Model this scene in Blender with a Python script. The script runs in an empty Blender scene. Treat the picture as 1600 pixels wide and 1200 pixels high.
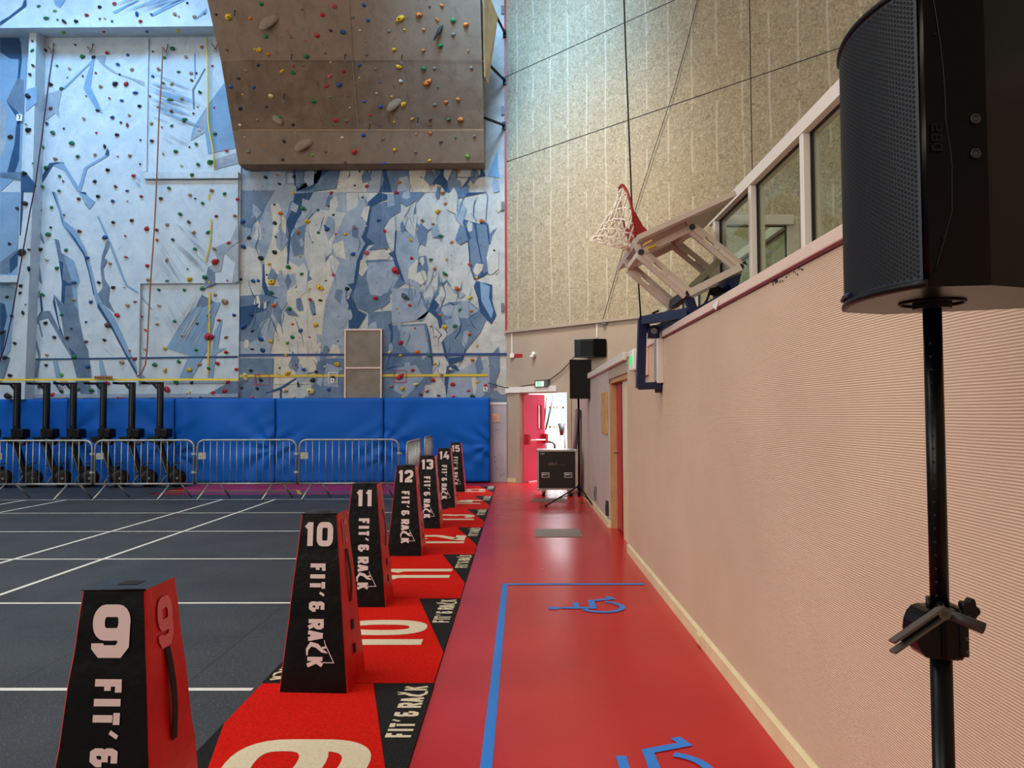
import bpy, bmesh, math, random, re
from mathutils import Vector, Matrix
R = math.radians
random.seed(7)
S = bpy.context.scene
COL = S.collection

# ------------------------------------------------------------------ camera
CAMZ = 1.55
F = 1200.0
cam_d = bpy.data.cameras.new('camera'); cam = bpy.data.objects.new('camera', cam_d); COL.objects.link(cam)
cam_d.sensor_width = 36; cam_d.lens = 27.0; cam_d.clip_start = 0.05; cam_d.clip_end = 200
PITCH = math.atan(48 / F); YAW = math.atan(12 / F); ROLL = R(0.2)
fwd = Vector((-math.sin(YAW) * math.cos(PITCH), math.cos(YAW) * math.cos(PITCH), math.sin(PITCH)))
rgt = Vector((math.cos(YAW), math.sin(YAW), 0)); upv = rgt.cross(fwd)
r2 = rgt * math.cos(ROLL) - upv * math.sin(ROLL)
u2 = upv * math.cos(ROLL) + rgt * math.sin(ROLL)
rgt, upv = r2.normalized(), u2.normalized()
cam.matrix_world = Matrix(((rgt.x, upv.x, -fwd.x, 0), (rgt.y, upv.y, -fwd.y, 0), (rgt.z, upv.z, -fwd.z, CAMZ), (0, 0, 0, 1)))
S.camera = cam
CP = Vector((0, 0, CAMZ))

# ------------------------------------------------------------------ light and exposure
S.view_settings.view_transform = 'Standard'; S.view_settings.look = 'None'
S.view_settings.exposure = 0.0; S.view_settings.gamma = 1.0; S.view_settings.use_curve_mapping = False
W = bpy.data.worlds.new('world'); S.world = W; W.use_nodes = True
W.node_tree.nodes['Background'].inputs[0].default_value = (0.75, 0.85, 1.0, 1)
W.node_tree.nodes['Background'].inputs[1].default_value = 0.6
def area(name, loc, target, sx, sy, power, col, spread=180):
    l = bpy.data.lights.new(name, 'AREA'); l.shape = 'RECTANGLE'; l.size = sx; l.size_y = sy
    l.energy = power; l.color = col; l.spread = R(spread)
    o = bpy.data.objects.new(name, l); COL.objects.link(o); o.location = loc
    o.rotation_euler = (Vector(target) - Vector(loc)).to_track_quat('-Z', 'Y').to_euler()
    return o
WARM = (1.0, 0.91, 0.78); COOL = (0.30, 0.62, 1.0); DAY = (0.86, 0.94, 1.0)
# daylight through the long glazing of the left side wall
area('side_window_light', (-15.6, 5, 7.0), (4, 8, 2.0), 16, 4.5, 1450, DAY)
# roof glazing over the hall
area('roof_window_light', (-5, 5.0, 12.2), (-4, 7.5, 0), 12, 9, 1250, WARM)
area('rear_window_light', (-6, -7.6, 6.0), (0, 12, 3.0), 12, 4, 900, (1.0, 0.93, 0.84))
# blue skylight strips in the roof close to the climbing wall and corner
area('skylight_strip_left', (-10.0, 14.0, 12.2), (-10.5, 18, 7.5), 7, 1.2, 260, COOL, 100)
area('skylight_strip_corner', (-1.0, 12.6, 12.2), (0.3, 17.2, 9.2), 2.0, 2.5, 330, COOL, 85)
# added warm fill, stands in for bounced sunlight on the acoustic panels
area('wall_washer_light', (-2.5, 11.0, 12.0), (1.6, 15.9, 5.0), 2.5, 1.0, 75, (1.0, 0.84, 0.64), 50)
# lobby behind the far door, full of daylight
area('lobby_light', (1.9, 19.5, 2.75), (1.9, 19.5, 0), 2.5, 2.0, 520, (0.90, 0.93, 1.0))

# ------------------------------------------------------------------ pixel helpers (points on real surfaces)
def ray(px, py):
    return (rgt * (px - 800) + upv * (600 - py) + fwd * F).normalized()
def hit(px, py, P, N):
    d = ray(px, py); return CP + d * ((P - CP).dot(N) / d.dot(N))
def onY(px, py, Y): return hit(px, py, Vector((0, Y, 0)), Vector((0, 1, 0)))
def onX(px, py, X): return hit(px, py, Vector((X, 0, 0)), Vector((1, 0, 0)))
def onZ(px, py, Z=0.0): return hit(px, py, Vector((0, 0, Z)), Vector((0, 0, 1)))
YW = 17.9                                       # climbing wall plane
CORNER = onY(791, 640, YW); CX = CORNER.x
DN = Vector((-1, -1, 0)).normalized()           # normal of the diagonal wall
DT = Vector((1, -1, 0)).normalized()            # direction along it
def onD(px, py, off=0.0): return hit(px, py, Vector((CX, YW, 0)) + DN * off, DN)
XR = 1.22

# ------------------------------------------------------------------ materials
def lin(c):
    return tuple(((v / 255) / 12.92 if v / 255 <= 0.04045 else ((v / 255 + 0.055) / 1.055) ** 2.4) for v in c)
MATS = {}
def mat(name, c, rough=0.5, metal=0.0, c2=None, nscale=5, bump=0.0, bscale=60, emit=0, spec=0.5, detail=4, coat=0, contrast=(0.35, 0.65)):
    if name in MATS: return MATS[name]
    m = bpy.data.materials.new(name); m.use_nodes = True; nt = m.node_tree; b = nt.nodes['Principled BSDF']
    l = lin(c) + (1,)
    b.inputs['Base Color'].default_value = l; b.inputs['Roughness'].default_value = rough; b.inputs['Metallic'].default_value = metal
    b.inputs['Specular IOR Level'].default_value = spec; b.inputs['Coat Weight'].default_value = coat
    tc = nt.nodes.new('ShaderNodeTexCoord')
    if c2 is not None:
        n = nt.nodes.new('ShaderNodeTexNoise'); n.inputs['Scale'].default_value = nscale; n.inputs['Detail'].default_value = detail
        nt.links.new(tc.outputs['Object'], n.inputs['Vector'])
        r = nt.nodes.new('ShaderNodeValToRGB'); r.color_ramp.elements[0].color = l; r.color_ramp.elements[1].color = lin(c2) + (1,)
        r.color_ramp.elements[0].position = contrast[0]; r.color_ramp.elements[1].position = contrast[1]
        nt.links.new(n.outputs['Fac'], r.inputs['Fac']); nt.links.new(r.outputs['Color'], b.inputs['Base Color'])
    if bump:
        n = nt.nodes.new('ShaderNodeTexNoise'); n.inputs['Scale'].default_value = bscale; n.inputs['Detail'].default_value = 3
        nt.links.new(tc.outputs['Object'], n.inputs['Vector'])
        bp = nt.nodes.new('ShaderNodeBump'); bp.inputs['Strength'].default_value = bump; bp.inputs['Distance'].default_value = 0.01
        nt.links.new(n.outputs['Fac'], bp.inputs['Height']); nt.links.new(bp.outputs['Normal'], b.inputs['Normal'])
    if emit:
        b.inputs['Emission Color'].default_value = l; b.inputs['Emission Strength'].default_value = emit
    MATS[name] = m
    return m
def N(nt, t, **kw):
    n = nt.nodes.new(t)
    for k, v in kw.items(): setattr(n, k, v)
    return n
def ramp(nt, fac, stops):
    r = nt.nodes.new('ShaderNodeValToRGB')
    while len(r.color_ramp.elements) < len(stops): r.color_ramp.elements.new(0.5)
    for e, (p, c) in zip(r.color_ramp.elements, stops): e.position = p; e.color = lin(c) + (1,)
    nt.links.new(fac, r.inputs['Fac']); return r.outputs['Color']
def math_(nt, op, a, b=None, c=None):
    n = nt.nodes.new('ShaderNodeMath'); n.operation = op
    for i, v in enumerate((a, b, c)):
        if v is None: continue
        if hasattr(v, 'links'): nt.links.new(v, n.inputs[i])
        else: n.inputs[i].default_value = v
    return n.outputs[0]
def mixc(nt, fac, a, b, mode='MIX'):
    n = nt.nodes.new('ShaderNodeMix'); n.data_type = 'RGBA'; n.blend_type = mode
    for i, v in ((0, fac), (6, a), (7, b)):
        if hasattr(v, 'links'): nt.links.new(v, n.inputs[i])
        elif i == 0: n.inputs[0].default_value = v
        else: n.inputs[i].default_value = lin(v) + (1,)
    return n.outputs[2]
def noise(nt, vec, scale, detail=4, dist=0.0, rough=0.5):
    n = nt.nodes.new('ShaderNodeTexNoise'); n.inputs['Scale'].default_value = scale; n.inputs['Detail'].default_value = detail
    n.inputs['Distortion'].default_value = dist; n.inputs['Roughness'].default_value = rough
    if vec is not None: nt.links.new(vec, n.inputs['Vector'])
    return n.outputs['Fac']
def base(name, rough=0.6, spec=0.5):
    m = bpy.data.materials.new(name); m.use_nodes = True; nt = m.node_tree; b = nt.nodes['Principled BSDF']
    b.inputs['Roughness'].default_value = rough; b.inputs['Specular IOR Level'].default_value = spec
    tc = nt.nodes.new('ShaderNodeTexCoord'); MATS[name] = m
    return m, nt, b, tc.outputs['Object']
def bumpn(nt, b, h, strength, dist=0.01):
    bp = nt.nodes.new('ShaderNodeBump'); bp.inputs['Strength'].default_value = strength; bp.inputs['Distance'].default_value = dist
    nt.links.new(h, bp.inputs['Height']); nt.links.new(bp.outputs['Normal'], b.inputs['Normal'])
def stretch(nt, vec, s):
    n = nt.nodes.new('ShaderNodeMapping'); n.inputs['Scale'].default_value = s; nt.links.new(vec, n.inputs['Vector']); return n.outputs[0]

# red sports floor, poured and glossy
m, nt, b, V = base('red_floor', 0.24, 0.3)
c = ramp(nt, noise(nt, V, 0.9, 5), [(0.3, (182, 24, 32)), (0.7, (198, 32, 36))])
st = noise(nt, stretch(nt, V, (14, 0.8, 1)), 3, 3)
c = mixc(nt, math_(nt, 'MULTIPLY', math_(nt, 'GREATER_THAN', st, 0.71), 0.07), c, (205, 110, 110))
nt.links.new(c, b.inputs['Base Color'])
nt.links.new(math_(nt, 'ADD', math_(nt, 'MULTIPLY', noise(nt, V, 2, 2), 0.10), 0.2), b.inputs['Roughness'])
bumpn(nt, b, noise(nt, stretch(nt, V, (1, 3, 1)), 5, 2), 0.05, 0.02)
# black rubber gym tiles with specks and seams
m, nt, b, V = base('rubber_tile', 0.5, 0.45)
c = ramp(nt, noise(nt, V, 1.3, 6, 0.4), [(0.3, (46, 49, 53)), (0.72, (62, 66, 70))])
vo = N(nt, 'ShaderNodeTexVoronoi'); vo.inputs['Scale'].default_value = 70; nt.links.new(V, vo.inputs['Vector'])
sp = math_(nt, 'LESS_THAN', vo.outputs['Distance'], 0.2)
c = mixc(nt, math_(nt, 'MULTIPLY', sp, 0.5), c, (150, 155, 150))
sx = N(nt, 'ShaderNodeSeparateXYZ'); nt.links.new(V, sx.inputs[0])
seamx = math_(nt, 'LESS_THAN', math_(nt, 'PINGPONG', math_(nt, 'ADD', sx.outputs[0], 1.92), 0.5), 0.006)
seamy = math_(nt, 'LESS_THAN', math_(nt, 'PINGPONG', math_(nt, 'ADD', sx.outputs[1], 0.62), 0.5), 0.004)
c = mixc(nt, math_(nt, 'MULTIPLY', math_(nt, 'MAXIMUM', seamx, seamy), 0.7), c, (24, 26, 30))
nt.links.new(c, b.inputs['Base Color']); bumpn(nt, b, noise(nt, V, 240, 2), 0.25, 0.004)
# woven ribbed covering of the right wall, with scuffs
m, nt, b, V = base('ribbed_wall', 0.75, 0.25)
c = ramp(nt, noise(nt, V, 1.2, 4), [(0.3, (206, 178, 152)), (0.7, (216, 188, 162))])
wv = N(nt, 'ShaderNodeTexWave', wave_type='BANDS', bands_direction='Z'); wv.inputs['Scale'].default_value = 36
wv.inputs['Distortion'].default_value = 1.0; wv.inputs['Detail'].default_value = 2; wv.inputs['Detail Scale'].default_value = 0.15
nt.links.new(V, wv.inputs['Vector'])
c = mixc(nt, math_(nt, 'MULTIPLY', wv.outputs['Fac'], 0.22), c, (170, 134, 112))
sc1 = noise(nt, stretch(nt, V, (1, 2.2, 1.2)), 9, 6, 0.8, 0.7)
sc2 = noise(nt, V, 0.8, 2)
k = math_(nt, 'MULTIPLY', math_(nt, 'GREATER_THAN', sc1, 0.70), math_(nt, 'GREATER_THAN', sc2, 0.48))
c = mixc(nt, math_(nt, 'MULTIPLY', k, 0.45), c, (120, 84, 70))
nt.links.new(c, b.inputs['Base Color']); bumpn(nt, b, wv.outputs['Fac'], 0.5, 0.004)
# wood-wool acoustic panels of the diagonal wall
m, nt, b, V = base('wood_wool', 0.9, 0.15)
f1 = noise(nt, V, 11, 8, 2.2, 0.75); f2 = noise(nt, V, 26, 4, 3.0, 0.8)
c = ramp(nt, f1, [(0.30, (112, 102, 86)), (0.44, (158, 145, 120)), (0.56, (184, 170, 143)), (0.68, (208, 196, 168))])
c = mixc(nt, math_(nt, 'MULTIPLY', math_(nt, 'LESS_THAN', f2, 0.385), 0.5), c, (88, 82, 70))
sx = N(nt, 'ShaderNodeSeparateXYZ'); nt.links.new(V, sx.inputs[0])
s_ = math_(nt, 'MULTIPLY', math_(nt, 'SUBTRACT', sx.outputs[0], sx.outputs[1]), 0.70711)
s_ = math_(nt, 'ADD', s_, math_(nt, 'MULTIPLY', math_(nt, 'SUBTRACT', noise(nt, V, 0.5, 2), 0.5), 0.12))
pl = math_(nt, 'LESS_THAN', math_(nt, 'PINGPONG', s_, 0.26), 0.02)
pf = math_(nt, 'MULTIPLY', pl, math_(nt, 'MULTIPLY', math_(nt, 'GREATER_THAN', noise(nt, V, 1.7, 6), 0.45), 0.36))
c = mixc(nt, pf, c, (224, 218, 200))
nt.links.new(c, b.inputs['Base Color']); bumpn(nt, b, f1, 0.6, 0.02)
# climbing wall paints (concrete-like plates, mottled)
def plate(name, c1, c2, dirt=(150, 140, 125), amt=0.3):
    m, nt, b, V = base(name, 0.75, 0.25)
    c = ramp(nt, noise(nt, V, 2.3, 8, 0.5, 0.65), [(0.3, c1), (0.7, c2)])
    d = noise(nt, stretch(nt, V, (1.6, 1, 0.7)), 3.1, 8, 1.0, 0.72)
    c = mixc(nt, math_(nt, 'MULTIPLY', math_(nt, 'MAXIMUM', math_(nt, 'SUBTRACT', d, 0.55), 0.0), amt * 8), c, dirt)
    k = math_(nt, 'GREATER_THAN', noise(nt, V, 30, 3), 0.735)
    c = mixc(nt, math_(nt, 'MULTIPLY', k, 0.4), c, (90, 86, 80))
    nt.links.new(c, b.inputs['Base Color']); bumpn(nt, b, noise(nt, V, 12, 5), 0.25, 0.01)
plate('paint_white', (164, 166, 162), (206, 204, 196), amt=.4)
plate('paint_pale', (172, 188, 200), (200, 210, 215), (156, 158, 158))
plate('paint_cream', (178, 172, 158), (212, 206, 190), amt=.4)
plate('paint_light', (122, 140, 158), (166, 174, 182), (120, 122, 124))
plate('paint_sky', (112, 146, 176), (132, 162, 190), (110, 130, 150), 0.2)
plate('paint_mid', (76, 100, 128), (118, 136, 154), (84, 92, 102), 0.4)
plate('paint_deep', (36, 68, 104), (52, 84, 120), (44, 66, 96), 0.15)
plate('overhang_board', (122, 104, 88), (140, 122, 104), (96, 78, 64), 0.45)
plate('overhang_dirty', (96, 78, 62), (122, 102, 84), (76, 60, 48), 0.6)  # darker brown for the middle board and its upper fold line
# blue vinyl crash mat, carpet, painted walls
mat('blue_vinyl', (0, 88, 182), 0.5, c2=(0, 94, 190), nscale=1.2, bump=0.1, bscale=24, spec=0.2)
mat('blue_vinyl_seam', (8, 40, 96), 0.6)
mat('carpet_red', (236, 34, 20), 0.95, c2=(214, 24, 14), nscale=60, bump=0.9, bscale=260, spec=0.1)
mat('carpet_black', (34, 35, 37), 0.95, c2=(48, 49, 51), nscale=80, bump=0.9, bscale=260, spec=0.1)
mat('carpet_cream', (244, 232, 205), 0.95, c2=(232, 220, 190), nscale=60, bump=0.8, bscale=260, spec=0.1)
mat('beige_wall', (170, 152, 134), 0.7, c2=(178, 160, 142), nscale=1.5, bump=0.1, bscale=120)
mat('greyblue_wall', (170, 168, 176), 0.7, c2=(182, 178, 184), nscale=2)
mat('far_wall', (188, 172, 162), 0.6, c2=(196, 180, 170), nscale=2, bump=0.1, bscale=90)
mat('band_paint', (226, 200, 184), 0.45, c2=(220, 192, 176), nscale=3)
mat('dark_red_trim', (112, 26, 28), 0.5)
mat('red_trim', (170, 20, 30), 0.45)
mat('cream_paint', (232, 216, 176), 0.4, c2=(222, 204, 160), nscale=4)
mat('ceiling_paint', (196, 190, 180), 0.8)
mat('hall_wall', (205, 196, 182), 0.8)
mat('white_frame', (226, 216, 206), 0.4)
mat('white_paint', (235, 232, 225), 0.5)
mat('black_gasket', (14, 14, 15), 0.6)
mat('black_vinyl', (6, 6, 6), 0.34, c2=(9, 8, 8), nscale=9, bump=0.5, bscale=11, spec=0.22)
mat('red_vinyl', (206, 22, 18), 0.34, c2=(190, 18, 16), nscale=9, bump=0.4, bscale=11, spec=0.35)
mat('print_pink', (226, 206, 202), 0.5)
mat('print_faded', (222, 120, 132), 0.5)
mat('webbing', (14, 13, 14), 0.8, bump=0.4, bscale=300)
mat('velcro', (22, 22, 24), 0.95)
mat('galvanised', (176, 178, 176), 0.42, 0.75, c2=(150, 152, 152), nscale=30)
mat('aluminium', (200, 198, 192), 0.35, 0.85)
mat('tape_white', (232, 234, 232), 0.6)
mat('tape_blue', (40, 130, 226), 0.5)
mat('line_teal', (40, 120, 120), 0.5)
mat('line_yellow', (216, 190, 60), 0.5)
mat('tape_yellow', (232, 204, 24), 0.5)
mat('paint_yellow', (204, 176, 50), 0.6)
mat('paint_navy', (28, 58, 118), 0.6)
mat('black_plastic', (5, 5, 6), 0.42, spec=0.25)
mat('black_satin', (5, 4, 4), 0.3, spec=0.18)
mat('grille_steel', (34, 38, 43), 0.45, 0.2, spec=0.3)
mat('hole_black', (3, 3, 4), 0.9)
mat('dark_grey', (48, 48, 50), 0.5)
mat('mid_grey', (110, 110, 112), 0.5)
mat('handle_grey', (72, 64, 58), 0.42)
mat('navy_metal', (12, 26, 66), 0.4, bump=0.05)
mat('offwhite_metal', (214, 200, 186), 0.42, c2=(204, 188, 172), nscale=6)
mat('olive_metal', (150, 146, 116), 0.5)
mat('hoop_red', (160, 20, 20), 0.4)
mat('net_cord', (250, 242, 226), 0.9)
mat('yellow_sticker', (232, 198, 30), 0.5)
mat('orange_sticker', (226, 180, 120), 0.5)
mat('red_door', (178, 32, 36), 0.35)
mat('lobby_door', (206, 62, 98), 0.3)  # red leaf made pinker: glare of the lobby windows is in the colour
mat('dark_red_door', (104, 22, 20), 0.4)
mat('wood_board', (206, 160, 96), 0.5, c2=(190, 140, 78), nscale=6)
mat('plywood_edge', (196, 160, 112), 0.6, c2=(180, 142, 94), nscale=5)
mat('case_black', (26, 20, 22), 0.4, bump=0.1, bscale=200)
mat('case_print', (112, 84, 78), 0.6)
mat('cork_panel', (142, 130, 116), 0.9, c2=(124, 112, 98), nscale=3, bump=0.5, bscale=90)
mat('hatch_steel', (126, 116, 104), 0.45, 0.3, bump=0.4, bscale=120)
mat('rope_brown', (150, 92, 62), 0.9)
mat('rope_dark', (70, 40, 60), 0.9)
mat('cable_black', (22, 18, 18), 0.7)
mat('exit_green', (20, 190, 90), 0.5, emit=1.2)
mat('exit_white', (215, 255, 225), 0.5, emit=0.9)
mat('poster_orange', (236, 190, 166), 0.6)
mat('poster_line', (196, 96, 60), 0.6)
mat('ink', (16, 14, 16), 0.7)
mat('daylight', (206, 238, 255), 0.5, emit=2.6)
mat('lobby_wall', (228, 232, 224), 0.6)
mat('window_blue', (120, 196, 226), 0.5, emit=1.1)
g = bpy.data.materials.new('glass'); g.use_nodes = True; nt = g.node_tree; nt.nodes.remove(nt.nodes['Principled BSDF'])
tr = nt.nodes.new('ShaderNodeBsdfTransparent'); tr.inputs[0].default_value = (0.88, 0.93, 0.87, 1)
gl = nt.nodes.new('ShaderNodeBsdfGlossy'); gl.inputs['Roughness'].default_value = 0.02
lw = nt.nodes.new('ShaderNodeLayerWeight'); pw = math_(nt, 'POWER', lw.outputs['Facing'], 4.0); fr = math_(nt, 'MULTIPLY_ADD', pw, 0.35, 0.02); mx = nt.nodes.new('ShaderNodeMixShader')
nt.links.new(fr, mx.inputs[0]); nt.links.new(tr.outputs[0], mx.inputs[1]); nt.links.new(gl.outputs[0], mx.inputs[2])
nt.links.new(mx.outputs[0], nt.nodes['Material Output'].inputs[0]); MATS['glass'] = g
HC = {'k': ('black', (26, 24, 30)), 'g': ('green', (18, 118, 66)), 'l': ('lime', (104, 168, 46)), 'b': ('blue', (18, 82, 150)),
      'r': ('red', (190, 28, 40)), 'y': ('yellow', (226, 182, 30)), 'o': ('orange', (208, 112, 34)), 't': ('tan', (176, 142, 108)),
      'w': ('white', (214, 204, 186)), 'n': ('brown', (110, 58, 44)), 'e': ('grey', (120, 112, 100)), 'p': ('pink', (206, 76, 110)),
      'u': ('purple', (98, 40, 74)), 's': ('slate', (62, 80, 96)), 'c': ('cream', (226, 208, 140))}
for k_, (n_, c_) in HC.items():
    mat('resin_' + n_.replace(' ', '_'), c_, 0.55, c2=tuple(max(0, int(v * 0.86)) for v in c_), nscale=20, bump=0.3, bscale=80)

# ------------------------------------------------------------------ mesh builder
class MB:
    def __init__(s): s.bm = bmesh.new(); s.names = []; s.lift = 0
    def mi(s, m):
        if m not in s.names: s.names.append(m)
        return s.names.index(m)
    def face(s, pts, m, smooth=False):
        vs = [s.bm.verts.new(p) for p in pts]
        f = s.bm.faces.new(vs); f.material_index = s.mi(m); f.smooth = smooth; return f
    def _tag(s, geom, m, smooth=False):
        i = s.mi(m)
        for f in geom: f.material_index = i; f.smooth = smooth
    def box(s, a, b, m, bev=0.0, seg=2, M=None):
        a = Vector(a); b = Vector(b); c = (a + b) / 2; d = b - a
        r = bmesh.ops.create_cube(s.bm, size=1.0); vs = r['verts']
        for v in vs: v.co = Vector((v.co.x * d.x, v.co.y * d.y, v.co.z * d.z)) + c
        fs = set(f for v in vs for f in v.link_faces)
        s._tag(fs, m)
        if bev:
            es = list(set(e for v in vs for e in v.link_edges))
            r = bmesh.ops.bevel(s.bm, geom=es, offset=bev, segments=seg, affect='EDGES', profile=0.5)
            s._tag(r['faces'], m, True); vs = list(set(v for f in r['faces'] for v in f.verts) | set(v for v in vs if v.is_valid))
        if M is not None:
            for v in set(vs): v.co = M @ v.co
        return vs
    def hexa(s, P, m):          # 8 points: bottom loop, top loop
        v = [s.bm.verts.new(p) for p in P]; i = s.mi(m)
        for q in ((3, 2, 1, 0), (4, 5, 6, 7), (0, 1, 5, 4), (1, 2, 6, 5), (2, 3, 7, 6), (3, 0, 4, 7)):
            f = s.bm.faces.new([v[k] for k in q]); f.material_index = i
        return v
    def beam(s, p, q, w, h, m, up=(0, 0, 1)):   # rectangular bar from p to q
        p = Vector(p); q = Vector(q); d = (q - p).normalized(); u = Vector(up)
        if abs(d.dot(u)) > 0.98: u = Vector((0, 1, 0))
        x = d.cross(u).normalized() * w / 2; y = x.cross(d).normalized() * h / 2
        return s.hexa([p - x - y, p + x - y, p + x + y, p - x + y, q - x - y, q + x - y, q + x + y, q - x + y], m)
    def tube(s, pts, r, m, n=10, closed=False, caps=True, rr=None):
        pts = [Vector(p) for p in pts]; L = len(pts); rings = []; prev = None
        for i, p in enumerate(pts):
            if closed: d = (pts[(i + 1) % L] - pts[i - 1])
            elif i == 0: d = pts[1] - p
            elif i == L - 1: d = p - pts[i - 1]
            else: d = (pts[i + 1] - p).normalized() + (p - pts[i - 1]).normalized()
            d.normalize()
            if prev is None:
                u = Vector((0, 0, 1)) if abs(d.z) < 0.9 else Vector((1, 0, 0)); a = d.cross(u).normalized()
            else: a = (prev - d * prev.dot(d)).normalized()
            prev = a; bb = d.cross(a); q = rr[i] if rr else r
            rings.append([s.bm.verts.new(p + (a * math.cos(2 * math.pi * k / n) + bb * math.sin(2 * math.pi * k / n)) * q) for k in range(n)])
        i_ = s.mi(m)
        for i in range(L if closed else L - 1):
            A = rings[i]; B = rings[(i + 1) % L]
            for k in range(n):
                f = s.bm.faces.new((A[k], A[(k + 1) % n], B[(k + 1) % n], B[k])); f.material_index = i_; f.smooth = True
        if caps and not closed:
            for rg in (rings[0][::-1], rings[-1]):
                f = s.bm.faces.new(rg); f.material_index = i_
    def prism(s, poly, vec, m, smooth=False):
        vec = Vector(vec); A = [s.bm.verts.new(p) for p in poly]; B = [s.bm.verts.new(Vector(p) + vec) for p in poly]; i = s.mi(m); n = len(A)
        f = s.bm.faces.new(A[::-1]); f.material_index = i; f = s.bm.faces.new(B); f.material_index = i
        for k in range(n):
            f = s.bm.faces.new((A[k], A[(k + 1) % n], B[(k + 1) % n], B[k])); f.material_index = i; f.smooth = smooth
    def disc(s, c, nrm, r, m, n=16, depth=0.0):
        nrm = Vector(nrm).normalized(); u = nrm.orthogonal().normalized(); w = nrm.cross(u); c = Vector(c)
        P = [c + (u * math.cos(2 * math.pi * k / n) + w * math.sin(2 * math.pi * k / n)) * r for k in range(n)]
        if depth: s.prism(P, nrm * depth, m)
        else: s.face(P, m)
    def ribbon(s, pts, w, m, mp, closed=False, wf=None):   # flat stroke of width w; mp maps (u, v) to a point
        P = [Vector((p[0], p[1])) for p in pts]; n = len(P); L = []; Rr = []
        for i in range(n):
            if closed: a = P[i - 1]; c = P[(i + 1) % n]
            else: a = P[i - 1] if i else None; c = P[i + 1] if i < n - 1 else None
            d1 = (P[i] - a).normalized() if a is not None else None; d2 = (c - P[i]).normalized() if c is not None else None
            if d1 is None: d1 = d2
            if d2 is None: d2 = d1
            n1 = Vector((-d1.y, d1.x)); n2 = Vector((-d2.y, d2.x)); k = (n1 + n2)
            if k.length < 1e-4: k = n1
            k.normalize(); q = (wf[i] if wf else w) / 2 / max(0.35, k.dot(n1))
            L.append(P[i] + k * q); Rr.append(P[i] - k * q)
        o0 = Vector(mp(0, 0)); up_n = (Vector(mp(1, 0)) - o0).cross(Vector(mp(0, 1)) - o0)
        s.lift = (s.lift + 1) % 4; up_n = up_n.normalized() * (.0004 * s.lift) if up_n.length > 0 else Vector((0, 0, 0))
        i_ = s.mi(m); VL = [s.bm.verts.new(Vector(mp(p.x, p.y)) + up_n) for p in L]; VR = [s.bm.verts.new(Vector(mp(p.x, p.y)) + up_n) for p in Rr]
        for i in range(n if closed else n - 1):
            j = (i + 1) % n; f = s.bm.faces.new((VL[i], VR[i], VR[j], VL[j])); f.material_index = i_
    def build(s, name, parent=None, local=False, normals=True, sub=0):
        if normals: bmesh.ops.recalc_face_normals(s.bm, faces=s.bm.faces)
        me = bpy.data.meshes.new(name)
        if parent is not None and not local:
            o_ = parent
            off = Vector((0, 0, 0))
            while o_ is not None: off += o_.location; o_ = o_.parent
            bmesh.ops.translate(s.bm, verts=s.bm.verts, vec=-off)
        s.bm.to_mesh(me); s.bm.free()
        for n in s.names: me.materials.append(MATS[n])
        o = bpy.data.objects.new(name, me); COL.objects.link(o); o.parent = parent
        if sub:
            md = o.modifiers.new('s', 'SUBSURF'); md.levels = sub; md.render_levels = sub
        return o
def tag(o, label=None, cat=None, group=None, kind=None):
    if label: o['label'] = label
    if cat: o['category'] = cat
    if group: o['group'] = group
    if kind: o['kind'] = kind
    return o
def empty(name, loc, label, cat, group=None):
    o = bpy.data.objects.new(name, None); COL.objects.link(o); o.location = loc; o.empty_display_size = 0.1
    return tag(o, label, cat, group)
def copy_tree(o, parent=None):
    c = o.copy(); COL.objects.link(c); c.parent = parent
    for ch in [x for x in COL.objects if x.parent == o]: copy_tree(ch, c)
    return c
def struct(mb, name, parent=None, **k):
    o = mb.build(name, parent, **k)
    if parent is None: o['kind'] = 'structure'
    return o
def arc(cx, cy, rx, ry, a0, a1, n=12):
    return [(cx + rx * math.cos(R(a0 + (a1 - a0) * i / n)), cy + ry * math.sin(R(a0 + (a1 - a0) * i / n))) for i in range(n + 1)]

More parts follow.
